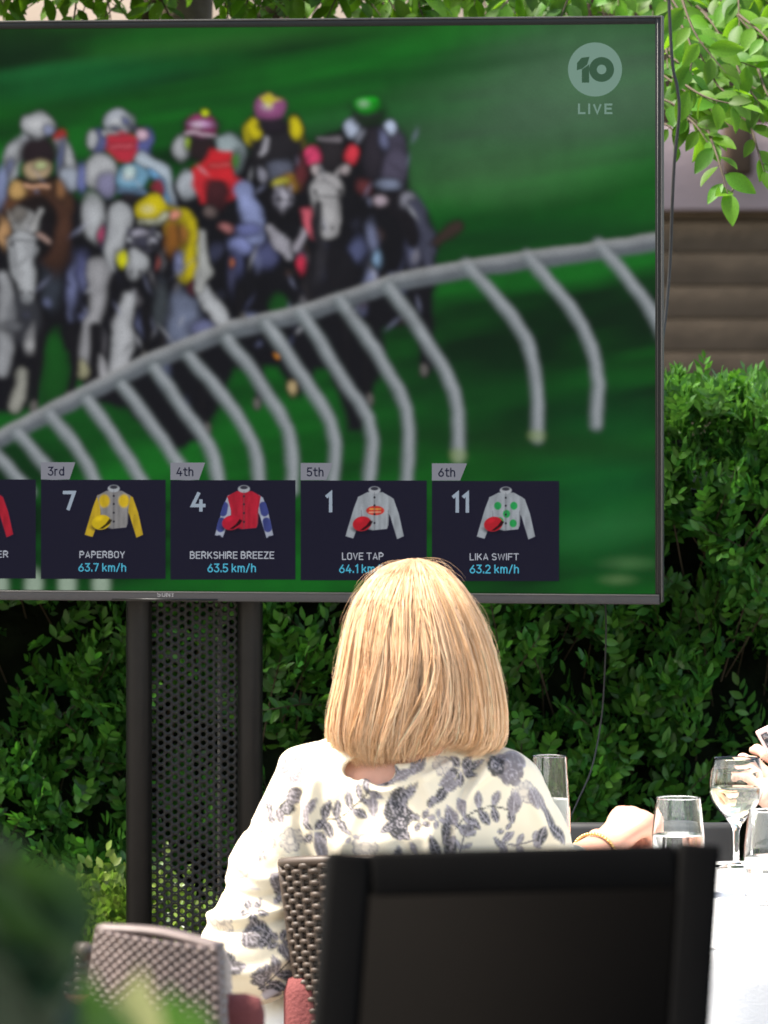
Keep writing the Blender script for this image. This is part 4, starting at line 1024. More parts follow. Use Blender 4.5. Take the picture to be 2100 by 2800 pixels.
# ---------------------------------------------------------------- smooth bodies: union of rounded shapes turned into one skin
class Field:
    def __init__(s, lo, hi, h):
        s.lo = np.array(lo, float); s.h = h
        s.n = np.ceil((np.array(hi) - s.lo) / h).astype(int) + 1
        s.A = np.full(s.n, 10.0, np.float32)
    def _blk(s, lo, hi):
        a = np.clip(np.floor((np.array(lo) - s.lo) / s.h).astype(int), 0, s.n - 1)
        b = np.clip(np.ceil((np.array(hi) - s.lo) / s.h).astype(int) + 1, 1, s.n)
        g = [s.lo[i] + s.h * np.arange(a[i], b[i]) for i in range(3)]
        return tuple(slice(a[i], b[i]) for i in range(3)), g[0][:, None, None], g[1][None, :, None], g[2][None, None, :]
    def _put(s, sl, d, k, cut=False):
        a = s.A[sl]
        if cut:
            d = -d
            if k > 0:
                h = np.clip(.5 - .5 * (a - d) / k, 0, 1); s.A[sl] = (a * (1 - h) + d * h + k * h * (1 - h)).astype(np.float32)
            else: s.A[sl] = np.maximum(a, d)
            return
        if k > 0:
            h = np.clip(.5 + .5 * (a - d) / k, 0, 1); s.A[sl] = (a * (1 - h) + d * h - k * h * (1 - h)).astype(np.float32)
        else: s.A[sl] = np.minimum(a, d)
    def cone(s, a, b, ra, rb, k=.02, cut=False, sq=(1, 1, 1)):
        a = np.array(a, float); b = np.array(b, float); m = max(ra, rb) + k * 1.5 + 3 * s.h
        sl, X, Y, Z = s._blk(np.minimum(a, b) - m, np.maximum(a, b) + m)
        ba = b - a; L2 = ba @ ba + 1e-12
        t = np.clip(((X - a[0]) * ba[0] + (Y - a[1]) * ba[1] + (Z - a[2]) * ba[2]) / L2, 0, 1)
        d = np.sqrt((X - a[0] - t * ba[0]) ** 2 + (Y - a[1] - t * ba[1]) ** 2 + (Z - a[2] - t * ba[2]) ** 2) - (ra + (rb - ra) * t)
        s._put(sl, d, k, cut); return s
    def ell(s, c, r, k=.02, R=None, cut=False):
        c = np.array(c, float); r = np.array(r, float); m = r.max() + k * 1.5 + 3 * s.h
        sl, X, Y, Z = s._blk(c - m, c + m)
        x, y, z = X - c[0], Y - c[1], Z - c[2]
        if R is not None:
            R = np.asarray(R, float)
            x, y, z = R[0, 0] * x + R[1, 0] * y + R[2, 0] * z, R[0, 1] * x + R[1, 1] * y + R[2, 1] * z, R[0, 2] * x + R[1, 2] * y + R[2, 2] * z
        k0 = np.sqrt((x / r[0]) ** 2 + (y / r[1]) ** 2 + (z / r[2]) ** 2); k1 = np.sqrt((x / r[0] ** 2) ** 2 + (y / r[1] ** 2) ** 2 + (z / r[2] ** 2) ** 2) + 1e-9
        s._put(sl, k0 * (k0 - 1) / k1, k, cut); return s
    def path(s, P, r, k=.01):
        r = np.broadcast_to(np.asarray(r, float), (len(P),))
        for i in range(len(P) - 1): s.cone(P[i], P[i + 1], r[i], r[i + 1], k)
        return s
    def mesh(s, name):
        A = s.A; ins = A < 0
        nx, ny, nz = A.shape
        cnt = np.zeros((nx - 1, ny - 1, nz - 1), np.int8)
        off = [(i, j, k) for i in (0, 1) for j in (0, 1) for k in (0, 1)]
        for (i, j, k) in off: cnt += ins[i:nx - 1 + i, j:ny - 1 + j, k:nz - 1 + k]
        act = np.argwhere((cnt > 0) & (cnt < 8))
        idm = np.full(cnt.shape, -1, np.int32); idm[tuple(act.T)] = np.arange(len(act))
        val = np.stack([A[act[:, 0] + i, act[:, 1] + j, act[:, 2] + k] for (i, j, k) in off], 1)
        offa = np.array(off, float)
        acc = np.zeros((len(act), 3)); num = np.zeros(len(act))
        for a in range(8):
            for b in range(a + 1, 8):
                if np.abs(offa[a] - offa[b]).sum() != 1: continue
                va, vb = val[:, a], val[:, b]; cr = (va < 0) != (vb < 0)
                t = np.where(cr, va / np.where(cr, va - vb, 1), 0)
                p = offa[a] + t[:, None] * (offa[b] - offa[a])
                acc += p * cr[:, None]; num += cr
        V = s.lo + s.h * (act + acc / num[:, None])
        Q = []
        for ax in range(3):
            o1, o2 = (ax + 1) % 3, (ax + 2) % 3
            sl0 = [slice(None)] * 3; sl1 = [slice(None)] * 3
            sl0[ax] = slice(0, -1); sl1[ax] = slice(1, None)
            cr = ins[tuple(sl0)] != ins[tuple(sl1)]
            e = np.argwhere(cr)
            e = e[(e[:, o1] > 0) & (e[:, o2] > 0) & (e[:, o1] < A.shape[o1] - 1) & (e[:, o2] < A.shape[o2] - 1)]
            if not len(e): continue
            d1 = np.zeros(3, int); d1[o1] = 1; d2 = np.zeros(3, int); d2[o2] = 1
            q = np.stack([idm[tuple((e - d1 - d2).T)], idm[tuple((e - d2).T)], idm[tuple(e.T)], idm[tuple((e - d1).T)]], 1)
            fl = ~ins[tuple(e.T)]
            q[fl] = q[fl][:, ::-1]
            Q.append(q)
        return V, np.concatenate(Q)

def smooth_verts(V, F, it=2, lam=.5):
    E = np.concatenate([F[:, [0, 1]], F[:, [1, 2]], F[:, [2, 3]], F[:, [3, 0]]])
    for _ in range(it):
        S = np.zeros_like(V); C = np.zeros(len(V))
        for a in range(3):
            S[:, a] = np.bincount(E[:, 0], V[E[:, 1], a], len(V)) + np.bincount(E[:, 1], V[E[:, 0], a], len(V))
        C = np.bincount(E[:, 0], minlength=len(V)) + np.bincount(E[:, 1], minlength=len(V))
        V = V + lam * (S / np.maximum(C, 1)[:, None] - V)
    return V

def vert_normals(V, F):
    n = np.cross(V[F[:, 2]] - V[F[:, 0]], V[F[:, 3]] - V[F[:, 1]])
    N = np.zeros_like(V)
    for k in range(4):
        for a in range(3): N[:, a] += np.bincount(F[:, k], n[:, a], len(V))
    return nrm(N)

def hand(fl, wrist, f, back, thumb, curl, sc=1.0, k=.006, spread=.10):
    """palm, four fingers of unequal length and a thumb leaving the side of the palm; f along the hand, back out of its back"""
    f = nrm(np.array(f, float)); back = np.array(back, float); back = nrm(back - f * (back @ f)); s = np.cross(f, back)
    if s @ np.array(thumb, float) < 0: s = -s
    w = np.array(wrist, float)
    for q, (r0, r1) in zip((-.026, -.009, .009, .026), ((.013, .0115), (.0135, .012), (.0135, .012), (.0135, .0115))):
        fl.cone(w + s * q * .55 * sc + f * .008 * sc, w + s * q * sc + f * .083 * sc, r0 * sc, r1 * sc, .014 * sc)
    for i, q in enumerate((.030, .0095, -.0105, -.029)):       # index to little finger
        L = np.array([(.042, .025, .021), (.046, .029, .022), (.043, .027, .022), (.033, .020, .019)][i]) * sc
        r = [.0088, .0090, .0086, .0076][i] * sc
        p = w + s * q * sc + f * (.088 - .004 * abs(i - 1)) * sc
        a = curl[0] + .10 * i; side = s * (q * spread / .03)
        P = [p - f * .012 * sc]
        P.append(p)
        for j in range(3):
            d = nrm(f * math.cos(a) - back * math.sin(a) + side)
            p = p + d * L[j]; P.append(p); a += curl[1] * (1 - .3 * j)
        fl.path(P, [r * 1.08, r * 1.05, r, r * .93, r * .80], k)
    t0 = w + s * .024 * sc + f * .022 * sc - back * .004 * sc
    d1 = nrm(f * .62 + s * .72 - back * .35); d2 = nrm(f * .85 + s * .34 - back * .45)
    t1 = t0 + d1 * .040 * sc; t2 = t1 + d2 * .032 * sc; t3 = t2 + nrm(d2 + f * .1 - back * .15) * .026 * sc
    fl.path([t0, t1, t2, t3], np.array([.0155, .0125, .0105, .0085]) * sc, .010)

def face(fl, c, fw, up, side, k=.012, sc=1.0):
    """skull, jaw, brow, nose, mouth, chin and ears; fw points out of the face"""
    R = np.stack([side, fw, up], 1)
    def p(x, y, z): return c + (side * x + fw * y + up * z) * sc
    fl.ell(p(0, -.008, .022), np.array([.074, .092, .092]) * sc, .02, R)
    fl.ell(p(0, .030, -.045), np.array([.056, .056, .066]) * sc, .03, R)
    fl.ell(p(0, .060, -.098), np.array([.022, .018, .016]) * sc, .02, R)
    fl.cone(p(-.035, .078, .022), p(.035, .078, .022), .009 * sc, .009 * sc, .014)
    for q in (-1, 1):
        fl.ell(p(q * .031, .083, .004), np.array([.016, .012, .010]) * sc, .006, R, True)
        fl.ell(p(q * .040, .058, -.030), np.array([.022, .018, .016]) * sc, .02, R)
        fl.ell(p(q * .076, -.006, -.012), np.array([.008, .018, .030]) * sc, .006, R)
        fl.ell(p(q * .010, .092, -.036), np.array([.008, .008, .007]) * sc, .006, R)
    fl.path([p(0, .082, .012), p(0, .096, -.018), p(0, .102, -.032)], np.array([.008, .009, .011]) * sc, .008)
    fl.ell(p(0, .080, -.062), np.array([.024, .012, .006]) * sc, .005, R); fl.ell(p(0, .077, -.074), np.array([.021, .012, .007]) * sc, .005, R)
    fl.ell(p(0, .094, -.0675), np.array([.024, .006, .0018]) * sc, .003, R, True)
    return p

def eyes(parent, p, sc=1.0):
    for q in (-1, 1):
        bm = bmesh.new(); bmesh.ops.create_uvsphere(bm, u_segments=16, v_segments=10, radius=.0125 * sc)
        me = bpy.data.meshes.new('eye'); bm.to_mesh(me); bm.free()
        o = link('eye', me, parent, MT['eye_white'], True); o.location = Vector(p(q * .031, .069, .004)) - Vector(parent.location); o.matrix_parent_inverse = Matrix.Identity(4)
        bm = bmesh.new(); bmesh.ops.create_uvsphere(bm, u_segments=12, v_segments=8, radius=.006 * sc)
        me = bpy.data.meshes.new('iris'); bm.to_mesh(me); bm.free()
        i = link('iris', me, o, MT['iris'], True); i.matrix_parent_inverse = Matrix.Identity(4)
        i.location = Vector(p(q * .031, .0762, .004)) - Vector(p(q * .031, .069, .004))

MT['eye_white'] = mat('eye_white', (.75, .72, .70), .2); MT['iris'] = mat('iris', (.06, .05, .04), .2)
def mat_skin(name):
    m = mat(name, (.6, .35, .26), .48, .4, 0, .07, 22, .08, 250, attr='Col')
    b = m.node_tree.nodes['Principled BSDF']
    b.inputs['Subsurface Weight'].default_value = .12; b.inputs['Subsurface Radius'].default_value = (.010, .004, .002); b.inputs['Subsurface Scale'].default_value = 1.0
    return m
MT['skin'] = mat_skin('skin')
MT['blouse'] = mat('blouse_cotton', (.8, .75, .62), .75, .25, 0, .03, 6, .12, 500, attr='Col')
b_ = MT['blouse'].node_tree.nodes['Principled BSDF']; b_.inputs['Sheen Weight'].default_value = .15
MT['white_cloth'] = mat('white_cloth', (.80, .80, .80), .8, .2, 0, .03, 6, .1, 300)
MT['gold'] = mat('gold', (.75, .50, .20), .3, .5, .9)
MT['shoe'] = mat('shoe', (.55, .42, .30), .5)

# ---------------------------------------------------------------- the woman watching the race
WY = 8.6
def W(px, py, dy=0.0): return at(px, py, WY + dy)
woman = empty('person', (W(1110, 0)[0], WY + .05, 0), 'seated woman with a blonde bob and cream floral blouse, seen from behind', 'person')
skin = Field([-.46, 8.20, .0], [.52, 9.34, 1.27], .0048)
hc = W(1142, 1775, -.005); up = nrm(np.array([.03, -.08, 1.0])); fw = nrm(np.array([.04, 1.0, .08])); side = np.cross(fw, up); fw = np.cross(up, side)
pf = face(skin, hc, fw, up, side, sc=1.0)
shL, shR = W(836, 2158, .0), W(1376, 2172, .02)
elL, elR = W(668, 2592, -.02), W(1520, 2412, .10)
wrL, wrR = elL + np.array([-.035, .205, -.012]), W(1634, 2336, .27)
neck = W(1128, 2105, -.01)
skin.cone(W(1136, 1940, .0), neck, .052, .056, .02)
skin.cone(neck, W(1110, 2240, .01), .060, .10, .05)
skin.cone(shL + [.03, 0, 0], shR - [.03, 0, 0], .052, .052, .05)
skin.ell(W(1112, 2350, .02), [.150, .098, .19], .05)
skin.ell([.035, WY + .05, .60], [.140, .10, .15], .05)
skin.ell([.035, WY + .04, .50], [.172, .125, .11], .05)
skin.cone(shL, elL, .048, .040, .03); skin.cone(elL, wrL, .039, .027, .015)
skin.cone(shR, elR, .048, .040, .03); skin.cone(elR, wrR, .039, .032, .015)
hand(skin, wrL, [-.1, .95, -.25], [-.2, .2, 1], [1, 0, 0], (.35, .5))
hand(skin, wrR, [.62, .50, .52], [-.46, -.50, .70], [.1, .8, -.3], (1.35, 1.35), 1.12, .014)
hipL, hipR = np.array([-.065, WY + .05, .505]), np.array([.135, WY + .05, .505])
knL, knR = np.array([-.235, 9.00, .515]), np.array([.22, 9.04, .50])
anL, anR = np.array([-.20, 9.02, .10]), np.array([.17, 9.06, .10])
for hp_, kn, an in ((hipL, knL, anL), (hipR, knR, anR)):
    skin.cone(hp_, kn, .072, .052, .03); skin.cone(kn, an, .050, .034, .02)
    skin.cone(an + [0, .01, -.045], an + [0, .17, -.075], .030, .020, .03)
    skin.ell(an + [0, -.01, -.07], [.028, .035, .030], .02)
V, F = skin.mesh('body'); V = smooth_verts(V, F, 2, .4)
C = np.tile(np.array([.56, .295, .205]), (len(V), 1))
dd = np.linalg.norm((V - pf(0, .086, -.067)) / np.array([.026, .014, .013]), axis=1); C[dd < 1] = (.45, .15, .14)
C *= (0.92 + .16 * vnoise(V, 30))[:, None]
me = mesh_np('body', V, F); vcol(me, C); body = link('body', me, woman, MT['skin'], True)
eyes(woman, pf)

# trousers and shoes
tr = Field([-.42, 8.38, .06], [.42, 9.22, .72], .006)
tr.ell([.035, WY + .04, .51], [.186, .138, .112], .05)
tr.cone(hipL + [-.035, -.01, 0.01], knL, .092, .068, .03); tr.cone(hipR, knR, .088, .068, .03)
tr.cone(knL, anL + [0, 0, .03], .067, .052, .02); tr.cone(knR, anR + [0, 0, .03], .067, .052, .02)
V, F = tr.mesh('trousers'); V = smooth_verts(V, F, 2); n = vert_normals(V, F)
V = V + n * (.006 * (vnoise(V * [1, .6, 1], 26) - .5))[:, None]
link('trousers', mesh_np('trousers', V, F), woman, MT['white_cloth'], True)
for an in (anL, anR):
    f_ = Field(an + [-.06, -.08, -.10], an + [.06, .22, .0], .005)
    f_.cone(an + [0, .0, -.058], an + [0, .172, -.078], .036, .025, .03); f_.ell(an + [0, -.012, -.066], [.034, .042, .034], .02); f_.ell(an + [0, .06, -.110], [.05, .2, .012], .0, None, True); f_.cone(an + [0, 0, -.02], an + [0, .07, -.03], .030, .02, .01, True)
    V, F = f_.mesh('shoe'); link('shoe', mesh_np('shoe', smooth_verts(V, F, 1), F), woman, MT['shoe'], True)

# ---- blouse
bl = Field([-.36, 8.40, .52], [.36, 8.98, 1.02], .0030)
bl.cone(shL + [.045, 0, -.006], shR + [-.045, 0, -.006], .070, .070, .03)
bl.cone(W(1090, 2140, .0), W(1100, 2230, .01), .085, .125, .06)
bl.ell(W(1105, 2350, .02), [.172, .122, .21], .05)
bl.ell([.03, WY + .045, .58], [.172, .132, .14], .06)
bl.cone(shL + [.010, 0, -.004], (shL + elL) / 2, .064, .062, .03); bl.cone((shL + elL) / 2, elL + [.012, .004, -.004], .062, .074, .03)
cuffL = elL + (wrL - elL) * .50
bl.cone(elL + [.010, .004, -.006], cuffL + [0, 0, -.02], .073, .060, .03)
bl.cone(shR, (shR + elR) / 2, .066, .056, .03); bl.cone((shR + elR) / 2, elR, .055, .050, .02)
bl.cone(elR, elR + (wrR - elR) * .30, .050, .046, .02)
# puckered left shoulder seam and the collar edge
bl.cone(W(800, 2075, -.01), W(940, 2085, -.015), .014, .024, .03)
bl.cone(W(1230, 2098, -.03), W(1385, 2112, -.015), .022, .026, .03)
# neckline
nl_ = W(1050, 2084, -.03)
bl.ell(nl_ + [.018, .05, .020], [.072, .115, .040], .006, None, True)
bl.ell(W(1012, 2106, -.06), [.040, .07, .022], .006, None, True)
bl.cone(W(1136, 1950, .0), W(1128, 2120, .0), .058, .060, .006, True)
# open cuff at the end of the left sleeve
cd = nrm(wrL - elL)
bl.cone(cuffL + cd * .035 + [0, 0, -.02], cuffL + cd * .12, .052, .06, .004, True)
V, F = bl.mesh('blouse'); V = smooth_verts(V, F, 3, .5); n = vert_normals(V, F)
# folds: soft crumple everywhere plus the long folds that show in the cloth
pxv = 1050 + V[:, 0] / WY * K; pyv = 900 - (V[:, 2] - CAM_H) / WY * K
disp = .0045 * (vnoise(V * [1, 1, .45] + [0, 0, V[:, :1].mean()], 22) - .5) + .003 * (vnoise(V, 48) - .5)
def fold(P, w, a):
    P = spline(P, 24); d = np.full(len(V), 1e9)
    for i in range(23):
        ab = P[i + 1] - P[i]; t = np.clip(((pxv - P[i, 0]) * ab[0] + (pyv - P[i, 1]) * ab[1]) / (ab @ ab + 1e-9), 0, 1)
        d = np.minimum(d, np.hypot(pxv - P[i, 0] - t * ab[0], pyv - P[i, 1] - t * ab[1]))
    return a * np.exp(-(d / w) ** 2) * (n[:, 1] < .25)
for P, w, a in [([(1340, 2080), (1270, 2160), (1240, 2240), (1235, 2330)], 13, .010), ([(1300, 2090), (1250, 2190), (1215, 2300)], 11, -.008), ([(1380, 2080), (1300, 2140), (1262, 2190)], 9, .006),
                ([(860, 2130), (850, 2230), (880, 2330)], 16, .008), ([(820, 2160), (818, 2250), (845, 2340)], 12, -.008), ([(1000, 2140), (960, 2240), (930, 2330)], 22, .005), ([(1130, 2120), (1090, 2220), (1110, 2330)], 24, -.005),
                ([(1150, 2110), (1180, 2200), (1170, 2320)], 18, .006), ([(960, 2118), (1040, 2150), (1140, 2120), (1230, 2075)], 9, .005), ([(560, 2500), (660, 2500), (780, 2470)], 13, .008), ([(575, 2535), (680, 2520), (790, 2500)], 11, -.008),
                ([(600, 2420), (690, 2440), (780, 2430)], 13, -.005), ([(570, 2620), (680, 2640), (790, 2600)], 15, .006), ([(640, 2350), (720, 2390), (790, 2370)], 14, .004), ([(1440, 2150), (1470, 2230), (1520, 2300)], 14, .006), ([(600, 2700), (690, 2722), (780, 2680)], 7, .006), ([(660, 2250), (720, 2280), (770, 2340)], 12, -.005)]:
    disp = disp + fold(P, w, a)
V = V + n * disp[:, None]; V = smooth_verts(V, F, 1, .3)
# the printed flowers, in the plane of the cloth
CR = np.array([.74, .655, .49])
Cc = np.tile(CR, (len(V), 1))
NAVY, GREYM, PALE = np.array([.026, .027, .031]), np.array([.165, .145, .15]), np.array([.42, .38, .40])
wob = 5 * (vnoise(np.stack([pxv / 26, pyv / 26, 0 * pxv], -1), 1.0) - .5)
ux, uy = pxv + wob, pyv - wob
def ink(mask_d, col, soft=2.2, al=1.0):
    global Cc
    a = np.clip(.5 - mask_d / (2 * soft), 0, 1)[:, None] * al
    Cc = Cc * (1 - a) + col * a
def p_leaf(cx, cy, ln, wd, ang, col, vein=True, al=.97):
    ln, wd = ln * 1.08, wd * 1.16
    r = math.radians(ang); x = (ux - cx) * math.cos(r) + (uy - cy) * math.sin(r); y = -(ux - cx) * math.sin(r) + (uy - cy) * math.cos(r)
    t = np.clip(x / ln + .5, 0, 1); h = wd * .5 * np.sin(math.pi * t) ** .8
    d = np.where((x > -ln / 2) & (x < ln / 2), np.abs(y) - h, 50.0)
    ink(d, col, 2.0, al)
    if vein:
        ink(np.where(d < 0, np.abs(y) - 1.6, 50), PALE, 1.5, .8)
        ink(np.where(d < -2.5, np.abs(((x + 60 + np.abs(y) * .8) % 13) - 6.5) - 1.2, 50), PALE, 1.4, .5)
        ink(np.where((d > -4.5), np.abs(d + 3.2) - 1.1, 50), PALE, 1.2, .6)
def p_spray(P, n, ln, wd, col, side=62, alt=1.0, stem=True):
    S = spline(P, 30)
    for k in range(n):
        i = int(2 + k * 26 / max(1, n - 1)); tx, ty = S[min(i + 1, 29)] - S[max(i - 1, 0)]; a = math.degrees(math.atan2(ty, tx))
        for s in (-1, 1):
            aa = a + s * side; sc = 1 - .35 * k / n
            p_leaf(S[i, 0] + math.cos(math.radians(aa)) * ln * .52 * sc, S[i, 1] + math.sin(math.radians(aa)) * ln * .52 * sc, ln * sc, wd * sc, aa, col if (s > 0 or alt >= 1) else GREYM)
    if stem:
        for i in range(29):
            ab = S[i + 1] - S[i]; t = np.clip(((ux - S[i, 0]) * ab[0] + (uy - S[i, 1]) * ab[1]) / (ab @ ab), 0, 1)
            ink(np.hypot(ux - S[i, 0] - t * ab[0], uy - S[i, 1] - t * ab[1]) - 2.0, col, 1.5)
def p_flower(cx, cy, r, n, col, rot=0, outline=False):
    x, y = ux - cx, uy - cy; rho = np.hypot(x, y); th = np.arctan2(y, x) + math.radians(rot)
    R_ = r * (.72 + .28 * np.abs(np.cos(th * n / 2)) ** .6)
    if outline:
        ink(np.abs(rho - R_ * .93) - 2.0, col, 1.6, .8); ink(np.where(rho < R_, np.abs(rho - r * .35) - 1.6, 50), col, 1.5, .7)
        ink(np.where((rho < R_) & (rho > r * .35), np.abs(np.sin(th * n)) * rho * .16 - 1.4, 50), col, 1.4, .5)
        ink(rho - R_, PALE, 2.0, .35)
    else:
        ink(rho - R_, col, 2.0, .95); ink(np.where(rho < R_, np.abs(rho - r * .45) - 1.5, 50), PALE, 1.5, .7)
        ink(np.where(rho < R_ * .95, np.abs(np.sin(th * n / 2 + .5)) * rho * .5 - 1.3, 50), PALE, 1.3, .6); ink(rho - r * .13, PALE, 1.5, .9)
def p_petals(cx, cy, r, n, col, rot=0):
    for k in range(n):
        a = rot + 360 * k / n; p_leaf(cx + math.cos(math.radians(a)) * r * .58, cy + math.sin(math.radians(a)) * r * .58, r * .86, r * .5, a, col)
# collar and back
p_leaf(1032, 2116, 92, 34, 12, NAVY); p_leaf(1100, 2106, 64, 26, -28, GREYM); p_leaf(1140, 2080, 60, 34, -55, GREYM); p_leaf(1082, 2092, 30, 16, 60, NAVY)
p_spray([(872, 2232), (930, 2222), (985, 2178), (1012, 2150)], 5, 54, 25, NAVY, 66); p_leaf(1020, 2188, 60, 24, 84, GREYM)
for q in ((1090, 2170, 66, 46, -70), (1076, 2205, 70, 52, 75), (1104, 2214, 62, 46, 100), (1088, 2246, 64, 50, 85), (1112, 2158, 60, 18, -66), (1128, 2148, 54, 14, -60), (1104, 2262, 44, 26, 40), (1060, 2244, 54, 22, -35)): p_leaf(*q, NAVY)
p_flower(1095, 2232, 26, 7, NAVY)
p_petals(1259, 2096, 44, 5, NAVY, 20); p_flower(1208, 2084, 30, 6, GREYM, 0, True); p_leaf(1222, 2122, 50, 26, -30, GREYM); p_leaf(1292, 2086, 56, 20, -24, NAVY)
p_leaf(1204, 2160, 58, 26, -52, NAVY); p_leaf(1236, 2138, 50, 20, -40, GREYM); p_leaf(1175, 2182, 34, 18, -70, NAVY)
for q in ((1365, 2082, 60, 40, 10), (1398, 2080, 70, 46, 20), (1380, 2108, 70, 34, 15)): p_leaf(*q, GREYM)
p_flower(1398, 2112, 34, 5, GREYM, 10); p_flower(1352, 2090, 28, 5, NAVY, 40)
p_spray([(1238, 2252), (1275, 2218), (1335, 2196), (1400, 2206)], 5, 58, 26, NAVY, 70, .5); p_leaf(1405, 2190, 64, 34, 95, GREYM); p_flower(1428, 2160, 34, 6, GREYM, 0, True)
p_leaf(1472, 2190, 92, 20, 66, GREYM); p_leaf(1452, 2178, 60, 22, 70, GREYM); p_leaf(1500, 2240, 90, 22, 60, NAVY); p_leaf(1520, 2278, 80, 26, 52, NAVY); p_leaf(1478, 2286, 60, 26, 100, NAVY)
p_petals(1383, 2264, 24, 3, NAVY, -60); p_spray([(1366, 2292), (1410, 2306), (1460, 2296)], 3, 40, 18, GREYM, 60); p_leaf(1362, 2296, 44, 14, 50, NAVY)
p_petals(1150, 2228, 30, 4, NAVY, 30); p_leaf(1218, 2250, 84, 24, 96, NAVY); p_leaf(1186, 2300, 76, 26, 66, NAVY); p_leaf(1228, 2300, 66, 22, 100, NAVY); p_petals(1192, 2225, 26, 4, GREYM, 10); p_spray([(1256, 2310), (1268, 2270), (1280, 2240)], 3, 34, 14, GREYM, 55)
p_leaf(1088, 2322, 50, 24, 90, NAVY); p_flower(998, 2300, 38, 7, GREYM, 0, True); p_petals(962, 2272, 20, 3, GREYM, 0); p_leaf(1130, 2300, 40, 14, 60, GREYM)
p_petals(862, 2262, 44, 4, NAVY, 40); p_leaf(880, 2306, 80, 30, 70, GREYM); p_leaf(846, 2200, 66, 24, -50, GREYM); p_leaf(838, 2218, 44, 22, 70, GREYM)
p_petals(800, 2092, 42, 5, GREYM, 15); p_leaf(812, 2118, 40, 20, 30, GREYM)
# left sleeve
GREYM, GREYM0 = GREYM * .55, GREYM
p_flower(786, 2200, 22, 4, NAVY, 0); p_leaf(806, 2158, 36, 30, -10, GREYM); p_leaf(738, 2202, 44, 18, 80, NAVY); p_leaf(766, 2222, 46, 24, 80, GREYM); p_leaf(742, 2232, 30, 18, 60, NAVY); p_leaf(800, 2175, 40, 26, 8, GREYM)
p_flower(797, 2286, 34, 7, GREYM, 0, True); p_flower(727, 2284, 32, 6, GREYM, 30, True); p_petals(717, 2326, 18, 4, NAVY, 20); p_flower(662, 2362, 30, 7, GREYM, 10, True)
p_leaf(757, 2402, 64, 22, 70, GREYM); p_leaf(768, 2380, 40, 18, 20, GREYM); p_petals(778, 2436, 32, 5, NAVY, 0); p_leaf(690, 2412, 50, 8, 10, PALE, False)
p_petals(695, 2476, 40, 5, NAVY, 18); p_flower(611, 2504, 34, 9, GREYM, 0, True); p_petals(630, 2546, 16, 3, GREYM, 0)
for q in ((690, 2528, 60, 34, -30), (716, 2524, 64, 36, 40), (700, 2556, 70, 34, -10), (730, 2550, 54, 30, -60), (678, 2552, 40, 26, 80)): p_leaf(*q, NAVY if q[0] > 700 else GREYM)
p_petals(767, 2560, 36, 5, NAVY, 10); p_leaf(627, 2606, 44, 34, 70, NAVY); p_leaf(646, 2628, 62, 30, -8, GREYM); p_leaf(612, 2590, 30, 16, 90, GREYM)
p_spray([(708, 2688), (745, 2660), (790, 2612)], 4, 60, 30, NAVY, 56, .5); p_flower(712, 2656, 26, 5, GREYM); p_leaf(812, 2610, 50, 26, -70, GREYM); p_leaf(625, 2678, 34, 16, 35, GREYM); p_leaf(740, 2700, 46, 20, -10, PALE)
p_flower(900, 2420, 40, 6, NAVY); p_spray([(960, 2520), (1050, 2470), (1150, 2460)], 5, 60, 26, NAVY); p_flower(1250, 2440, 40, 7, GREYM, 0, True); p_spray([(1000, 2700), (1100, 2640), (1200, 2640)], 5, 60, 26, NAVY)
me = mesh_np('blouse', V, F); vcol(me, Cc); link('blouse', me, woman, MT['blouse'], True)

# bracelet of small gold links round the right wrist
bc = wrR + nrm(elR - wrR) * .012; ax = nrm(wrR - elR); e1 = nrm(np.cross(ax, [0, 0, 1.0])); e2 = np.cross(ax, e1)
m = MB()
for k in range(46):
    a = k * 2 * math.pi / 46; c = bc + (e1 * math.cos(a) + e2 * math.sin(a)) * .0365 + ax * .006 * math.sin(a)
    bm = bmesh.new(); bmesh.ops.create_icosphere(bm, subdivisions=1, radius=.0025)
    m.add(np.array([v.co[:] for v in bm.verts]) * 1.35 + c, [[v.index for v in f.verts] for f in bm.faces]); bm.free()
m.build('bracelet', MT['gold'], woman, True)

# ---- hair: a bob of many fine locks over a closed under-layer
hz = np.array([1530, 1534, 1545, 1560, 1590, 1640, 1700, 1760, 1820, 1880, 1940, 2000, 2035, 2060, 2078], float)
hl = np.array([1128, 1100, 1058, 1032, 1000, 964, 944, 932, 922, 911, 900, 892, 896, 912, 944], float)
hr_ = np.array([1136, 1172, 1205, 1230, 1262, 1297, 1328, 1350, 1367, 1379, 1387, 1388, 1380, 1360, 1326], float)
Zk = CAM_H - (hz - 900) / K * WY; XLk = (hl + 10 - 1050) / K * WY; XRk = (hr_ - 11 - 1050) / K * WY
tk = np.concatenate([[0], np.cumsum(np.hypot(np.diff(Zk), np.diff(XRk - XLk) * .5))]); tk /= tk[-1]
byk = np.interp(hz, [1530, 1560, 1640, 1760, 1880, 1980, 2040, 2078], [.0, .060, .098, .118, .120, .112, .096, .062])   # depth behind the head
fyk = np.interp(hz, [1530, 1560, 1640, 1760, 1900, 2078], [.0, .060, .095, .105, .075, .050])
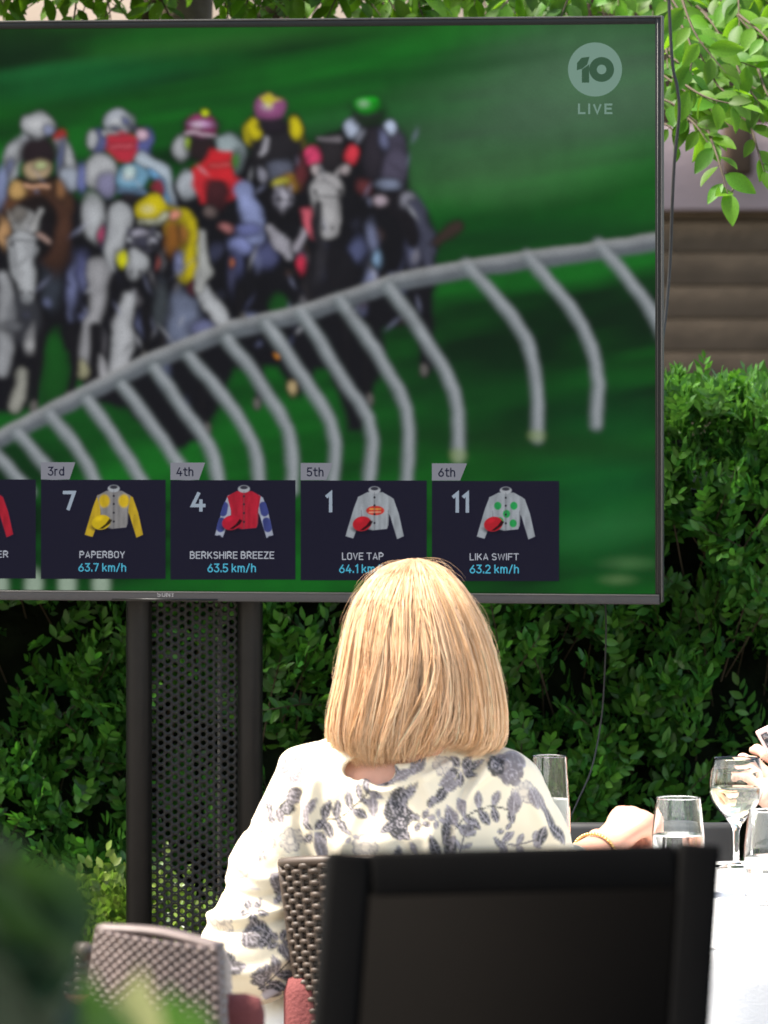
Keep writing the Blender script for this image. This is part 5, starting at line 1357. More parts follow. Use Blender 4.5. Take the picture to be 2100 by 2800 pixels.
def hair_pt(t, th, off=0.0):
    """t from crown to hem, th round the head: 0 to the right, -90 deg towards the viewer"""
    z = np.interp(t, tk, Zk); xl = np.interp(t, tk, XLk); xr = np.interp(t, tk, XRk); by = np.interp(t, tk, byk); fy = np.interp(t, tk, fyk)
    c = np.cos(th); s_ = np.sin(th)
    ce = np.sign(c) * np.abs(c) ** .92; se = np.sign(s_) * np.abs(s_) ** .88
    x = (xl + xr) / 2 + ((xr - xl) / 2 + off) * ce
    y = WY - .012 + np.where(s_ < 0, by + off, fy + off) * se
    # the hem rises where the hair swings over the collar on the right
    lift = np.where(t > .72, (t - .72) / .28, 0) ** 1.3
    k = (x - W(1145, 0)[0])
    z = z + lift * (.006 + .020 * np.exp(-((k - .045) / .035) ** 2) - .006 * np.exp(-((k + .06) / .05) ** 2))
    return np.stack([x, y, z + off * np.clip(1 - t * 4, 0, 1)], -1)
HCOL = np.array([.80, .545, .335])
A0, A1 = math.radians(-232), math.radians(52)            # open in front for the face
tg = np.linspace(0, 1, 50); ag = np.linspace(A0, A1, 110)
T_, A_ = np.meshgrid(tg, ag, indexing='ij')
Vo = hair_pt(T_.ravel(), A_.ravel(), -.010); Vi = hair_pt(T_.ravel(), A_.ravel(), -.020)
Fo = grid_faces(50, 110); m = MB(); m.add_np(Vo, Fo); m.add_np(Vi, Fo[:, ::-1])
e = [49 * 110 + k for k in range(110)]
m.add_np(np.concatenate([Vo[e], Vi[e]]), np.array([(k, k + 1, 110 + k + 1, 110 + k) for k in range(109)]))
under = m.mesh('hair')
Rh = np.random.default_rng(5)
NL = 260                                                 # locks
lock_th = np.sort(Rh.uniform(A0, A1, NL)); lock_c = Rh.normal(0, 1, NL); lock_o = Rh.normal(0, 1, NL); lock_s = Rh.normal(0, .12, NL); lock_k = Rh.normal(0, .05, NL)
HV, HF, HC = [], [], []
nb = 0
SEG = 13
def strand(P, w, col, n_=3):
    global nb
    m_ = len(P); T = np.gradient(P, axis=0); T = nrm(T)
    out = nrm(P - np.array([W(1140, 0)[0], WY, 0]) * [1, 1, 0] - np.array([0, 0, 1]) * P[:, 2:3] * [0, 0, 1] + [0, -1e-4, 1e-4])
    B = nrm(np.cross(T, out)); N_ = np.cross(B, T)
    tt = np.linspace(0, 1, m_); ww = w * np.minimum(1, 4 * tt + .35) * np.minimum(1, (1 - tt) * 5 + .12)
    a = np.array([0, 2.2, 4.08]) + 1.57
    V_ = (P[:, None] + ww[:, None, None] * (np.cos(a)[None, :, None] * B[:, None] + .55 * np.sin(a)[None, :, None] * N_[:, None])).reshape(-1, 3)
    i = np.arange(m_ - 1)[:, None] * 3; j = np.arange(3)[None]; j2 = (j + 1) % 3
    HF.append(np.stack([i + j, i + j2, i + 3 + j2, i + 3 + j], -1).reshape(-1, 4) + nb)
    HV.append(V_); HC.append(np.tile(col, (len(V_), 1))); nb += len(V_)
for k in range(9600):
    li = Rh.integers(NL); th0 = lock_th[li] + Rh.normal(0, .030)
    vis = math.sin(th0) < .35
    t0 = Rh.choice([0.015, .03, .06, .12, .25, .4]) + Rh.uniform(0, .06) if k % 3 else .01 + Rh.random() * .03
    t1 = np.clip(1.0 - abs(Rh.normal(0, .045)) + .02 * lock_c[li] - (Rh.random() < .14) * Rh.uniform(.05, .3), t0 + .25, 1.0)
    t = np.linspace(t0, t1, SEG)
    sw = lock_s[li] * np.sin(t * 3.0 + lock_o[li]) + Rh.normal(0, .014) * np.sin(t * 7 + Rh.uniform(0, 6))
    back = np.exp(-((th0 + 1.57) / .75) ** 2)
    sw = sw - .55 * back * np.clip(t - .55, 0, 1) ** 1.4 * (1 + .4 * lock_c[li]) + .28 * back * (t - .3) * (1 if th0 > -1.5 else -.3)
    gather = (lock_th[li] - th0) * t * .55
    off = Rh.uniform(-.010, .0035) + lock_k[li] * .03 * np.sin(t * 2.4) + .0035 * lock_c[li] * t
    if k >= 5600: sw = sw * .3; gather = gather * .5; off = off - .003
    P = hair_pt(t, th0 + sw + gather, off)
    # crown: everything leaves the whorl, slightly left of the middle
    tone = 1 + .08 * lock_c[li] + Rh.normal(0, .07)
    warm = np.array([1, 1 - .05 * max(0, -lock_o[li]), 1 - .12 * max(0, -lock_o[li])])
    if Rh.random() < .07: tone *= .76; warm = warm * np.array([1, .92, .80])
    if Rh.random() < .16: tone *= 1.22; warm = warm * np.array([1, 1.05, 1.2])
    e_ = np.clip((t - .86) / .14, 0, 1) ** 2                      # ends: some turn under, some stray out and down
    P = P + np.array([Rh.normal(0, .006), Rh.normal(0, .004), -abs(Rh.normal(0, .006)) if t1 > .97 else 0.0]) * e_[:, None]
    root = np.clip((.16 - t[0]) / .16, 0, 1) * (Rh.random() < .30)
    if root: tone *= .84; warm = warm * np.array([1, .93, .84])
    strand(P, Rh.uniform(.0004, .0010), np.clip(HCOL * tone * warm, .03, .92))
# top roots: short dark flecks near the parting
for k in range(120):
    th0 = Rh.uniform(-2.6, -.6); t = np.linspace(.01, Rh.uniform(.10, .3), SEG)
    strand(hair_pt(t, th0 + Rh.normal(0, .05) * t, .001), .0007, HCOL * [.60, .50, .40])
# fly-away hairs
for k in range(110):
    th0 = Rh.choice([Rh.uniform(-.45, .25), Rh.uniform(-3.4, -2.7), Rh.uniform(-3.2, 0)]); a0 = Rh.uniform(.0, .75)
    t = np.linspace(a0, a0 + Rh.uniform(.1, .3), SEG); tt = np.linspace(0, 1, SEG)
    off = .002 + Rh.uniform(.002, .013) * np.sin(tt * math.pi * Rh.uniform(.5, 1.0)) 
    P = hair_pt(np.clip(t, 0, .97), th0 + Rh.normal(0, .25) * tt ** 2, 0.0); cn = np.array([W(1140, 0)[0], WY, hc[2]])
    P = P + nrm(P - cn) * off[:, None]
    strand(P, .0002, HCOL * 1.1)
nu = len(under.vertices); cu = np.zeros(nu * 3, np.float32); under.vertices.foreach_get('co', cu); cu = cu.reshape(-1, 3)
fu = np.array([list(p.vertices) for p in under.polygons])
me = mesh_np('hair', np.concatenate([cu] + HV), [fu, np.concatenate(HF) + nu])
vcol(me, np.concatenate([np.tile(HCOL * [.78, .72, .66], (nu, 1))] + HC))
MT['hair'] = mat('hair_blonde', (.7, .45, .2), .40, .28, 0, .06, 30, attr='Col', trans=.15)
hb = MT['hair'].node_tree.nodes['Principled BSDF']; hb.inputs['Sheen Weight'].default_value = .1
link('hair', me, woman, MT['hair'], True)
# ---------------------------------------------------------------- wicker
MT['wicker_dark'] = mat('wicker_dark', (.060, .042, .031), .5, .4, 0, .3, 60)
MT['wicker_pale'] = mat('wicker_pale', (.15, .112, .10), .45, .5, 0, .25, 60)
MT['red_cushion'] = mat('red_cushion', (.17, .050, .048), .85, .2, 0, .1, 12, .3, 200)
def weave(mb, fn, nu, nv, sub, r, depth, r2=None, paired=1):
    """woven surface: fn(u, v) gives points and outward normals; nu stakes, nv rows of strand passing in front of and behind them"""
    for j in range(nv):
        u = np.linspace(0, 1, nu * sub + 1); v = np.full_like(u, (j + .5) / nv)
        P, N_ = fn(u, v)
        w = np.sin(math.pi * u * nu + math.pi * ((j // paired) % 2))
        mb.tube(P + N_ * (depth * w)[:, None], r * (1 + .05 * math.sin(j * 5.1)), 5, False, 1.0)
    for i in range(nu + 1):
        v = np.linspace(0, 1, 9); P, N_ = fn(np.full(9, i / nu), v)
        mb.tube(P, r2 or r * .9, 5, False)

# the woman's dark wicker tub chair
wc = np.array([.035, WY + .10, 0.0])
chair = empty('wicker_chair', wc, 'dark brown wicker chair that the woman leans back in', 'chair')
def tub(u, v):
    """narrow curved back, wider at the top"""
    z = .36 + v * (.812 - .36)
    hw = .128 + .060 * v; s = (u - .5) * 2
    x = wc[0] + hw * np.sin(s * 1.25) / math.sin(1.25)
    y = WY - .150 - .035 * (1 - v) * 0 + .11 * (1 - np.cos(s * 1.25)) - .02 * v
    n = np.stack([np.sin(s * .9), -np.cos(s * .9), 0 * s], -1)
    z = z - .012 * s * s
    return np.stack([x, y, z], -1), n
m = MB(); weave(m, tub, 24, 52, 4, .0044, .0052, .0048)
m.build('woven_back', MT['wicker_dark'], chair, True)
u = np.linspace(0, 1, 50); P, N_ = tub(u, np.ones(50)); m = MB(); m.tube(P + [0, 0, .002], .0075, 8); m.build('rim', MT['wicker_dark'], chair, True)
for e_ in (0., 1.):
    P, N_ = tub(np.full(12, e_), np.linspace(0, 1, 12)); m = MB(); m.tube(P, .0065, 8); m.build('side_rail', MT['wicker_dark'], chair, True)
m = MB(); m.box((-.21, -.21, .30), (.21, .22, .36), None, [wc[0], wc[1], 0], .02); m.build('seat', MT['wicker_dark'], chair)
m = MB(); m.box((-.20, -.20, .361), (.20, .20, .415), None, [wc[0], wc[1], 0], .022); m.build('cushion', MT['red_cushion'], chair, True)
for sx in (-1, 1):
    for sy in (-1, 1):
        m = MB(); m.tube([(wc[0] + .18 * sx, wc[1] + .18 * sy, .30), (wc[0] + .20 * sx, wc[1] + .20 * sy, .0045)], [.018, .014], 10); m.build('leg', MT['wicker_dark'], chair, True)
m = MB(); m.box((-.17, -.03, 0), (.17, .03, .17), np.eye(3), [wc[0] - .015, WY - .085, .465], .028); m.build('back_cushion', MT['red_cushion'], chair, True)

# pale wicker armchair, turned away, at the left
pd = 6.6
pc = at(330, 0, pd - .25); pc[2] = 0
pale = empty('wicker_chair', pc, 'pale silvery wicker armchair with red cushion at the left, blurred', 'chair')
def quad_fn(A, B, C, D, bulge=0.0):
    A, B, C, D = (np.array(q, float) for q in (A, B, C, D))
    n0 = nrm(np.cross(B - A, D - A))
    def fn(u, v):
        P = (A[None] * (1 - u)[:, None] + B[None] * u[:, None]) * (1 - v)[:, None] + (D[None] * (1 - u)[:, None] + C[None] * u[:, None]) * v[:, None]
        P = P + n0 * (bulge * 4 * u * (1 - u))[:, None]
        return P, np.tile(n0, (len(u), 1))
    return fn
# outer face of the back: corners bottom-left, bottom-right, top-right, top-left as seen
A_, B_, C_, D_ = at(215, 2960, pd), at(612, 2990, pd - .08), at(596, 2592, pd - .05), at(268, 2540, pd)
m = MB(); fnb = quad_fn(A_, B_, C_, D_, .02); weave(m, fnb, 24, 30, 4, .0033, .0044, .0032); m.build('woven_back', MT['wicker_pale'], pale, True)
off = np.array([.006, .016, 0])
m = MB()
for k in range(4):
    m.tube(spline([D_ + off * k / 3, (C_ + D_) / 2 + off * k / 3 + [0, 0, .006], C_ + off * k / 3], 20), .0050, 7)
m.build('rim', MT['wicker_pale'], pale, True)
E_, F_ = at(616, 2640, pd + .34), at(630, 3000, pd + .34)
m = MB(); weave(m, quad_fn(B_, F_, E_, C_), 18, 30, 4, .0041, .0044, .0036); m.build('woven_arm', MT['wicker_pale'], pale, True)
m = MB(); m.box((-.046, -.02, 0), (.046, .05, .20), None, [at(188, 0, pd + .15)[0], pd + .15, at(0, 2620, pd + .15)[2] - .205], .02); m.build('arm_cushion', MT['red_cushion'], pale, True)
G1, G2, G3, G4 = at(128, 2960, pd + .12), at(232, 2960, pd + .06), at(246, 2604, pd + .06), at(146, 2612, pd + .12)
m = MB(); weave(m, quad_fn(G1, G2, G3, G4, .02), 7, 34, 4, .0042, .004, .0045); m.build('woven_arm', MT['wicker_pale'], pale, True)
m = MB(); m.tube(spline([at(246, 2600, pd + .05), at(200, 2598, pd + .08), at(146, 2610, pd + .11), at(128, 2650, pd + .14)], 14), .009, 8); m.build('arm_rim', MT['wicker_pale'], pale, True)
m = MB(); m.box((-.185, .02, .44), (.135, .40, .53), None, [pc[0], pd, 0], .03); m.build('cushion', MT['red_cushion'], pale, True)
m = MB(); m.box((-.12, .012, .52), (.145, .060, .825), None, [pc[0] + .01, pd, 0], .022); m.build('back_cushion', MT['red_cushion'], pale, True)
m = MB(); m.box((-.20, .0, .36), (.15, .42, .435), None, [pc[0], pd, 0], .01); m.build('seat', MT['wicker_pale'], pale)
for sx in (-.18, .13):
    for sy in (.03, .39):
        m = MB(); m.tube([(pc[0] + sx, pd + sy, .36), (pc[0] + sx * 1.05, pd + sy, .0045)], [.02, .015], 8); m.build('leg', MT['wicker_pale'], pale, True)

# ---------------------------------------------------------------- black chair in front
MT['black_frame'] = mat('black_frame', (.0016, .0014, .0013), .65, .05, 0, .2, 20)
MT['black_weave'] = mat('black_weave', (.0021, .0015, .0010), .8, .05)
bd = 5.2
tl_, tr_, br_, bl_ = at(893, 2337, bd), at(1966, 2308, bd + .05), at(1930, 2860, bd + .01), at(852, 2860, bd - .04)
bc0 = (tl_ + tr_) / 2; bc0 = np.array([bc0[0], bd + .25, 0])
bch = empty('chair', bc0, 'black square backed chair in the foreground, out of focus', 'chair')
bx = nrm(tr_ - tl_); bz_ = nrm((tl_ - bl_)); by_ = np.cross(bz_, bx)
def bar(mb, a, b, w, dth, up_):
    """flat bar from a to b, w across, dth deep"""
    a, b = np.array(a), np.array(b); d = nrm(b - a); s = nrm(np.cross(up_, d)); t = np.cross(d, s)
    L_ = np.linalg.norm(b - a)
    mb.box((0, -w / 2, -dth / 2), (L_, w / 2, dth / 2), np.stack([d, s, t], 1), a, .006)
bot = .40
def down(p, q):
    d = nrm(q - p); return p + d * (p[2] - bot) / -d[2]
bl2, br2 = down(tl_, bl_), down(tr_, br_)
yv = by_
for (a, b) in ((tl_ + bx * .02, bl2 + bx * .02), (tr_ - bx * .02, br2 - bx * .02)):
    m = MB(); bar(m, a, b, .040, .033, yv); m.build('back_post', MT['black_frame'], bch)
m = MB(); bar(m, tl_ + bx * .0405 - bz_ * .022, tr_ - bx * .0405 - bz_ * .022, .044, .032, yv); m.build('top_rail', MT['black_frame'], bch)
pa, pb = tl_ + bx * .030 - bz_ * .0445, tr_ - bx * .030 - bz_ * .0445
def prism(mb, q, th_):
    """slab with the four given corners, th_ deep on either side, edges softened"""
    q = [np.array(x) for x in q]; c = sum(q) / 4
    ins = [x + nrm(c - x) * .006 for x in q]
    V = [x - yv * th_ for x in ins] + [x - yv * (th_ - .005) for x in q] + [x + yv * (th_ - .005) for x in q] + [x + yv * th_ for x in ins]
    F = [[3, 2, 1, 0], [12, 13, 14, 15]] + [[4 * r + k, 4 * r + (k + 1) % 4, 4 * r + 4 + (k + 1) % 4, 4 * r + 4 + k] for r in range(3) for k in range(4)]
    mb.add(V, F)
e1_, e2_ = bx * .0395, bx * .0395
lp_ = lambda f: tl_ + (bl2 - tl_) * f
rp_ = lambda f: tr_ + (br2 - tr_) * f
m = MB(); prism(m, [lp_(.050) + e1_, rp_(.050) - e2_, rp_(.93) - e2_, lp_(.93) + e1_], .0165); m.build('back_panel', MT['black_weave'], bch)
sw_ = np.array([bc0[0], bd, 0])
m = MB(); m.box((-.215, .03, .385), (.215, .46, .43), None, sw_, .012); m.build('seat', MT['black_frame'], bch)
for sx in (-.19, .19):
    m = MB(); bar(m, sw_ + [sx, .43, .384], sw_ + [sx * 1.04, .45, .0045], .036, .034, np.array([0, 1., 0])); m.build('leg', MT['black_frame'], bch)
    m = MB(); bar(m, sw_ + [sx, .02, .398], sw_ + [sx * 1.04, -.05, .0045], .036, .034, np.array([0, 1., 0])); m.build('leg', MT['black_frame'], bch)

# dark chair on the far side of the table
fd = 9.62
fl0, fr0 = at(1420, 2262, fd), at(2008, 2250, fd)
fc0 = np.array([(fl0[0] + fr0[0]) / 2, fd - .2, 0])
MT['grey_chair'] = mat('grey_chair', (.028, .028, .028), .5, .4, 0, .2, 20)
fch = empty('chair', fc0, 'dark grey chair back just beyond the white table', 'chair')
m = MB(); m.box((fl0[0], fd - .015, .44), (fr0[0], fd + .02, fr0[2]), bevel=.010); m.build('backrest', MT['grey_chair'], fch)
m = MB(); m.box((fl0[0] + .01, fd - .42, .41), (fr0[0] - .01, fd - .017, .445), bevel=.01); m.build('seat', MT['grey_chair'], fch)
for x in (fl0[0] + .03, fr0[0] - .03):
    for y in (fd - .39, fd - .01):
        m = MB(); m.box((x - .016, y - .016, .0045), (x + .016, y + .016, .409)); m.build('leg', MT['grey_chair'], fch)

# ---------------------------------------------------------------- white table and what stands on it
TZ = .745
tx0, tx1, ty0, ty1 = .222, 1.35, 7.82, 9.10
tab = empty('table', ((tx0 + tx1) / 2, (ty0 + ty1) / 2, 0), 'dining table hidden under a white cloth at the right', 'table')
m = MB(); m.box((tx0 + .02, ty0 + .02, TZ - .035), (tx1 - .02, ty1 - .02, TZ - .006), bevel=.006); m.build('tabletop', MT['bark'], tab)
for x in (tx0 + .08, tx1 - .08):
    for y in (ty0 + .08, ty1 - .08):
        m = MB(); m.box((x - .025, y - .025, .0045), (x + .025, y + .025, TZ - .036)); m.build('leg', MT['bark'], tab)
# cloth: flat top with light creases, corners and wavy drop
ns = 220
per = [];
def rect_pt(s):
    w, h = tx1 - tx0, ty1 - ty0; L_ = 2 * (w + h); s = (s % 1) * L_
    if s < w: return (tx0 + s, ty0, 0, -1)
    s -= w
    if s < h: return (tx1, ty0 + s, 1, 0)
    s -= h
    if s < w: return (tx1 - s, ty1, 0, 1)
    s -= w
    return (tx0, ty1 - s, -1, 0)
rings = []
drops = [0, .004, .012, .05, .12, .2, .3, .4, .5, .6]
Rt = np.random.default_rng(3)
for di, dz in enumerate(drops):
    ring = []
    for k in range(ns):
        x, y, nx, ny = rect_pt(k / ns)
        wv = (.5 + .5 * math.sin(k / ns * 2 * math.pi * 22 + 1.3 * math.sin(k * .11))) * .05 * min(1, dz / .35) ** 1.2
        o_ = .0 if di == 0 else (.003 if di == 1 else .006) + wv
        ring.append((x + nx * o_, y + ny * o_, TZ - dz + (.002 if di == 0 else 0)))
    rings.append(ring)
gxn, gyn = 40, 46
Xg, Yg = np.meshgrid(np.linspace(tx0 + .004, tx1 - .004, gxn), np.linspace(ty0 + .004, ty1 - .004, gyn))
Zg = TZ + .0025 + .0022 * vnoise(np.stack([Xg, Yg, Xg * 0], -1), 7) + .003 * np.exp(-((Yg - 8.62 + .05 * Xg) / .012) ** 2) + .003 * np.exp(-((Xg - .75) / .01) ** 2)
m = MB(); m.add_np(np.stack([Xg, Yg, Zg], -1).reshape(-1, 3), grid_faces(gyn, gxn))
RV = np.array(rings); n_ = len(drops)
Fr = []
for a in range(n_ - 1):
    for k in range(ns): Fr.append((a * ns + k, a * ns + (k + 1) % ns, (a + 1) * ns + (k + 1) % ns, (a + 1) * ns + k))
m.add_np(RV.reshape(-1, 3), np.array(Fr)[:, ::-1])
cl = m.build('tablecloth', MT['white_cloth'], None, True)
tag(cl, 'white tablecloth draped over the table at the right', 'tablecloth')

MT['glass'] = mat_glass('clear_glass', (.98, .99, .985), 1.47)
MT['water'] = mat_glass('water', (.97, .98, .975), 1.33)
MT['pale_wine'] = mat_glass('pale_wine', (.93, .93, .72), 1.34)
MT['fizz'] = mat('frothy_drink', (.82, .82, .78), .4, .4, 0, .08, 60, trans=.4)
TT = TZ + .0065
def support(prof):
    """extra loops beside every corner so that smooth shading keeps the walls straight"""
    P = [np.array(q, float) for q in prof]; out = [P[0]]
    for a, b in zip(P[:-1], P[1:]):
        L_ = np.linalg.norm(b - a); e = min(.0012, L_ * .3)
        out += [a + (b - a) * e / L_, b - (b - a) * e / L_, b]
    return np.array(out)
def wall(prof, t=.0014):
    """closed profile of a vessel: outside up, over the rim, inside down"""
    o = np.array(prof, float); i = o[::-1].copy(); i[:, 0] = np.maximum(i[:, 0] - t, 0); return o, i
# the wine glass
p = at(2013, 2378, 8.98); gx_, gy_ = p[0], p[1]
wg = empty('wine_glass', (gx_, gy_, TT), 'stemmed white wine glass near the far edge of the white table', 'glass')
sc = (at(0, 2072, 8.98)[2] - TT) / .182
outer = np.array([(0, .0), (.033, .0), (.0335, .0015), (.010, .0045), (.0052, .010), (.0046, .030), (.0050, .058), (.0085, .070), (.018, .082), (.0300, .0960), (.0385, .110), (.0430, .126), (.0436, .140), (.0415, .158), (.0372, .180), (.0366, .182)]) * [1, sc]
inner = np.array([(.0360, .1815), (.0402, .158), (.0423, .140), (.0417, .126), (.0373, .111), (.0288, .0975), (.0165, .0845), (.006, .0765), (0, .0755)]) * [1, sc]
m = MB(); m.lathe(np.concatenate([outer, inner]), (gx_, gy_, TT), 56); m.build('bowl', MT['glass'], wg, True)
m = MB(); m.lathe(np.array([(0, .0762), (.006, .0772), (.0160, .0850), (.0284, .098), (.0369, .1115), (.0413, .1262), (.0417, .1325), (.0405, .1330), (0, .1328)]) * [1, sc], (gx_, gy_, TT), 48); m.build('wine', MT['pale_wine'], wg, True)
# tumblers of water
def tumbler(px, rim, d, rt, rm, fill, label, drink):
    c = at(px, rim, d); h = c[2] - TT
    o = empty('tumbler', (c[0], d, TT), label, 'glass')
    o['group'] = 'drinking glasses on the white table'
    ou = [(0, 0), (rm * .90, 0), (rm * .94, .003), (rm, h * .38), (rm * .985, h * .6), (rt, h - .001), (rt - .0005, h)]
    inn = [(rt - .0014, h - .001), (rm * .985 - .0016, h * .6), (rm - .0017, h * .38), (rm * .93 - .0018, .012), (rm * .8, .0085), (0, .008)]
    m = MB(); m.lathe(support(ou + inn), (c[0], d, TT), 48); m.build('vessel', MT['glass'], o, True)
    f = h * fill
    rr = np.interp(f, [.012, h * .38, h * .6, h], [rm * .93, rm, rm * .985, rt]) - .0021
    pr = [(0, .0084), (rm * .8, .009), (rm * .93 - .0022, .0125)] + ([(rm - .0021, h * .38)] if fill > .4 else []) + [(rr, f - .001), (rr - .001, f), (0, f - .0006)]
    m = MB(); m.lathe(support(pr), (c[0], d, TT), 40); m.build('drink', drink, o, True)
    return o
tumbler(1854, 2180, 8.55, .0335, .0405, .62, 'water tumbler with a wide base, left of the wine glass', MT['water'])
tumbler(2108, 2214, 8.42, .0335, .0400, .50, 'water tumbler cut by the right picture edge, nearest on the cloth', MT['water'])
tumbler(1502, 2066, 8.72, .0268, .0325, .66, 'tall tumbler of frothy drink beside the floral sleeve', MT['fizz'])

# ---------------------------------------------------------------- the second guest, whose hand holds a phone at the right edge
pb_ = np.array([.92, 9.32, 0.0])
guest = empty('person', (pb_[0], pb_[1], 0), 'person in white whose hand lifts a phone at the right edge', 'person')
HD = 9.18
wr = at(2200, 2250, HD + .02); el = np.array([.86, 9.16, .80])
sh1, sh2 = np.array([.80, 9.40, 1.02]), np.array([1.12, 9.44, 1.02])
gs = Field([.50, 8.95, .0], [1.36, 9.75, 1.45], .0085)
hc2 = np.array([.96, 9.40, 1.235]); fw2 = nrm(np.array([-.35, -.92, -.15])); up2 = nrm(np.array([0, -.15, 1])); sd2 = np.cross(fw2, up2); up2 = np.cross(sd2, fw2)
p2 = face(gs, hc2, fw2, up2, sd2)
gs.cone([.96, 9.43, 1.15], [.96, 9.43, 1.02], .05, .055, .03); gs.cone(sh1, sh2, .055, .055, .04)
gs.ell([.96, 9.44, .82], [.16, .10, .24], .05); gs.ell([.96, 9.45, .55], [.17, .13, .12], .05)
gs.cone(sh1, el, .045, .040, .02); gs.cone(sh2, [1.2, 9.25, .79], .045, .04, .02); gs.cone([1.2, 9.25, .79], [1.05, 9.08, .80], .038, .03, .02)
hand(gs, [1.05, 9.08, .80], [-.9, -.2, -.05], [0, 0, 1], [0, -1, 0], (.3, .4))
for sx in (-.09, .09):
    gs.cone([.96 + sx, 9.44, .50], [.96 + sx * 1.6, 9.14, .50], .075, .055, .03); gs.cone([.96 + sx * 1.6, 9.14, .50], [.96 + sx * 1.5, 9.16, .09], .052, .035, .02); gs.cone([.96 + sx * 1.5, 9.16, .05], [.96 + sx * 1.5, 9.02, .03], .03, .022, .02)
V, F = gs.mesh('body'); V = smooth_verts(V, F, 2, .4)
me = mesh_np('body', V, F); vcol(me, np.tile([.62, .36, .27], (len(V), 1)) * (0.92 + .16 * vnoise(V, 30))[:, None]); link('body', me, guest, MT['skin'], True)
# forearm and hand at a finer size (starts inside the elbow)
gh = Field([.53, 8.98, .70], [.93, 9.30, 1.02], .0032)
gh.cone(el, wr, .039, .028, .01)
hf = nrm(at(2090, 2120, HD - .01) - wr)
hand(gh, wr, hf, [.25, -.93, .25], [.25, 0, .97], (.50, .75), 1.0)
V, F = gh.mesh('forearm'); V = smooth_verts(V, F, 1, .4)
me = mesh_np('forearm', V, F); vcol(me, np.tile([.62, .38, .29], (len(V), 1))); link('forearm', me, guest, MT['skin'], True)
eyes(guest, p2)
sf = Field([.66, 8.95, .38], [1.36, 9.72, 1.12], .008)
sf.cone(sh1, sh2, .068, .068, .04); sf.ell([.96, 9.44, .82], [.175, .116, .26], .05); sf.ell([.96, 9.45, .55], [.19, .15, .14], .05)
sf.cone(sh1, el, .062, .056, .03); sf.cone(sh2, [1.2, 9.25, .79], .062, .056, .03); sf.cone([1.2, 9.25, .79], [1.09, 9.12, .80], .055, .045, .02); sf.cone(el, el + (wr - el) * .55, .055, .046, .02)
sf.cone([.96, 9.40, 1.16], [.96, 9.41, 1.03], .056, .058, .01, True)
V, F = sf.mesh('shirt'); V = smooth_verts(V, F, 2); n = vert_normals(V, F); V = V + n * (.007 * (vnoise(V, 24) - .5))[:, None]
link('shirt', mesh_np('shirt', V, F), guest, MT['white_cloth'], True)
hr2 = Field([.82, 9.26, 1.05], [1.10, 9.58, 1.40], .005)
hr2.ell(hc2 + up2 * .035 - fw2 * .02, [.085, .095, .088], .02); hr2.ell(hc2 - fw2 * .045 - up2 * .05, [.078, .06, .10], .03); hr2.ell(hc2 + fw2 * .11 - up2 * .04, [.085, .085, .085], .01, None, True)
V, F = hr2.mesh('hair'); V = smooth_verts(V, F, 1); V = V + vert_normals(V, F) * (.006 * vnoise(V * [1, 1, .3], 60))[:, None]
MT['hair_brown'] = mat('hair_brown', (.09, .05, .03), .4, .5, 0, .3, 40, .5, 90); link('hair', mesh_np('hair', V, F), guest, MT['hair_brown'], True)
tf = Field([.70, 9.0, .05], [1.22, 9.62, .66], .010); tf.ell([.96, 9.45, .53], [.185, .145, .12], .05)
for sx in (-.09, .09):
    tf.cone([.96 + sx, 9.44, .505], [.96 + sx * 1.6, 9.14, .505], .085, .064, .03); tf.cone([.96 + sx * 1.6, 9.14, .50], [.96 + sx * 1.5, 9.16, .12], .062, .05, .02)
V, F = tf.mesh('trousers'); link('trousers', mesh_np('trousers', smooth_verts(V, F, 1), F), guest, MT['white_cloth'], True)
# the phone, pale pink, camera side to the viewer
MT['phone_pink'] = mat('phone_pink', (.72, .50, .48), .25, .5, .0, .03, coat=.5); MT['phone_dark'] = mat('phone_dark', (.02, .018, .02), .15, .6); MT['lens'] = mat('lens', (.10, .09, .10), .05, .9)
c0 = at(2065, 2004, HD - .045)                      # top left corner of the phone's back
xd = nrm(np.array([.92, .20, -.30])); zd = nrm(at(2112, 2090, HD - .02) - c0); zd = -zd
xd = nrm(xd - zd * (xd @ zd)); yd = np.cross(zd, xd)
phone = empty('smartphone', c0, 'pale pink phone with twin camera lenses held up at the right edge', 'phone')
Rm = np.stack([xd, yd, zd], 1)
m = MB(); m.box((0, 0, -.140), (.069, .0076, 0), Rm, c0, .0036); m.build('body', MT['phone_pink'], phone, True)
m = MB(); m.box((.006, -.0016, -.034), (.017, -.0002, -.007), Rm, c0, .0007); cb_ = m.build('camera_bump', MT['phone_dark'], phone)
for z in (-.0125, -.0275):
    m = MB(); Pq = [c0 + Rm @ np.array([.0115, -.0028, z]), c0 + Rm @ np.array([.0115, -.0012, z])]; m.tube(Pq, .0042, 16); m.build('lens', MT['lens'], cb_)
m = MB(); m.box((.003, .0077, -.137), (.066, .0083, -.003), Rm, c0, .0003); m.build('screen', MT['phone_dark'], phone)

# ---------------------------------------------------------------- chair under the second guest
gc = empty('chair', (.96, 9.5, 0), 'dark grey chair under the person in white, mostly out of view', 'chair')
m = MB(); m.box((.74, 9.26, .385), (1.18, 9.66, .42), bevel=.01); m.build('seat', MT['grey_chair'], gc)
m = MB(); m.box((.74, 9.64, .44), (1.18, 9.675, .80), bevel=.01); m.build('backrest', MT['grey_chair'], gc)
for x in (.76, 1.16):
    for y in (9.28, 9.655):
        m = MB(); m.box((x - .016, y - .016, .0045), (x + .016, y + .016, .384)); m.build('leg', MT['grey_chair'], gc)

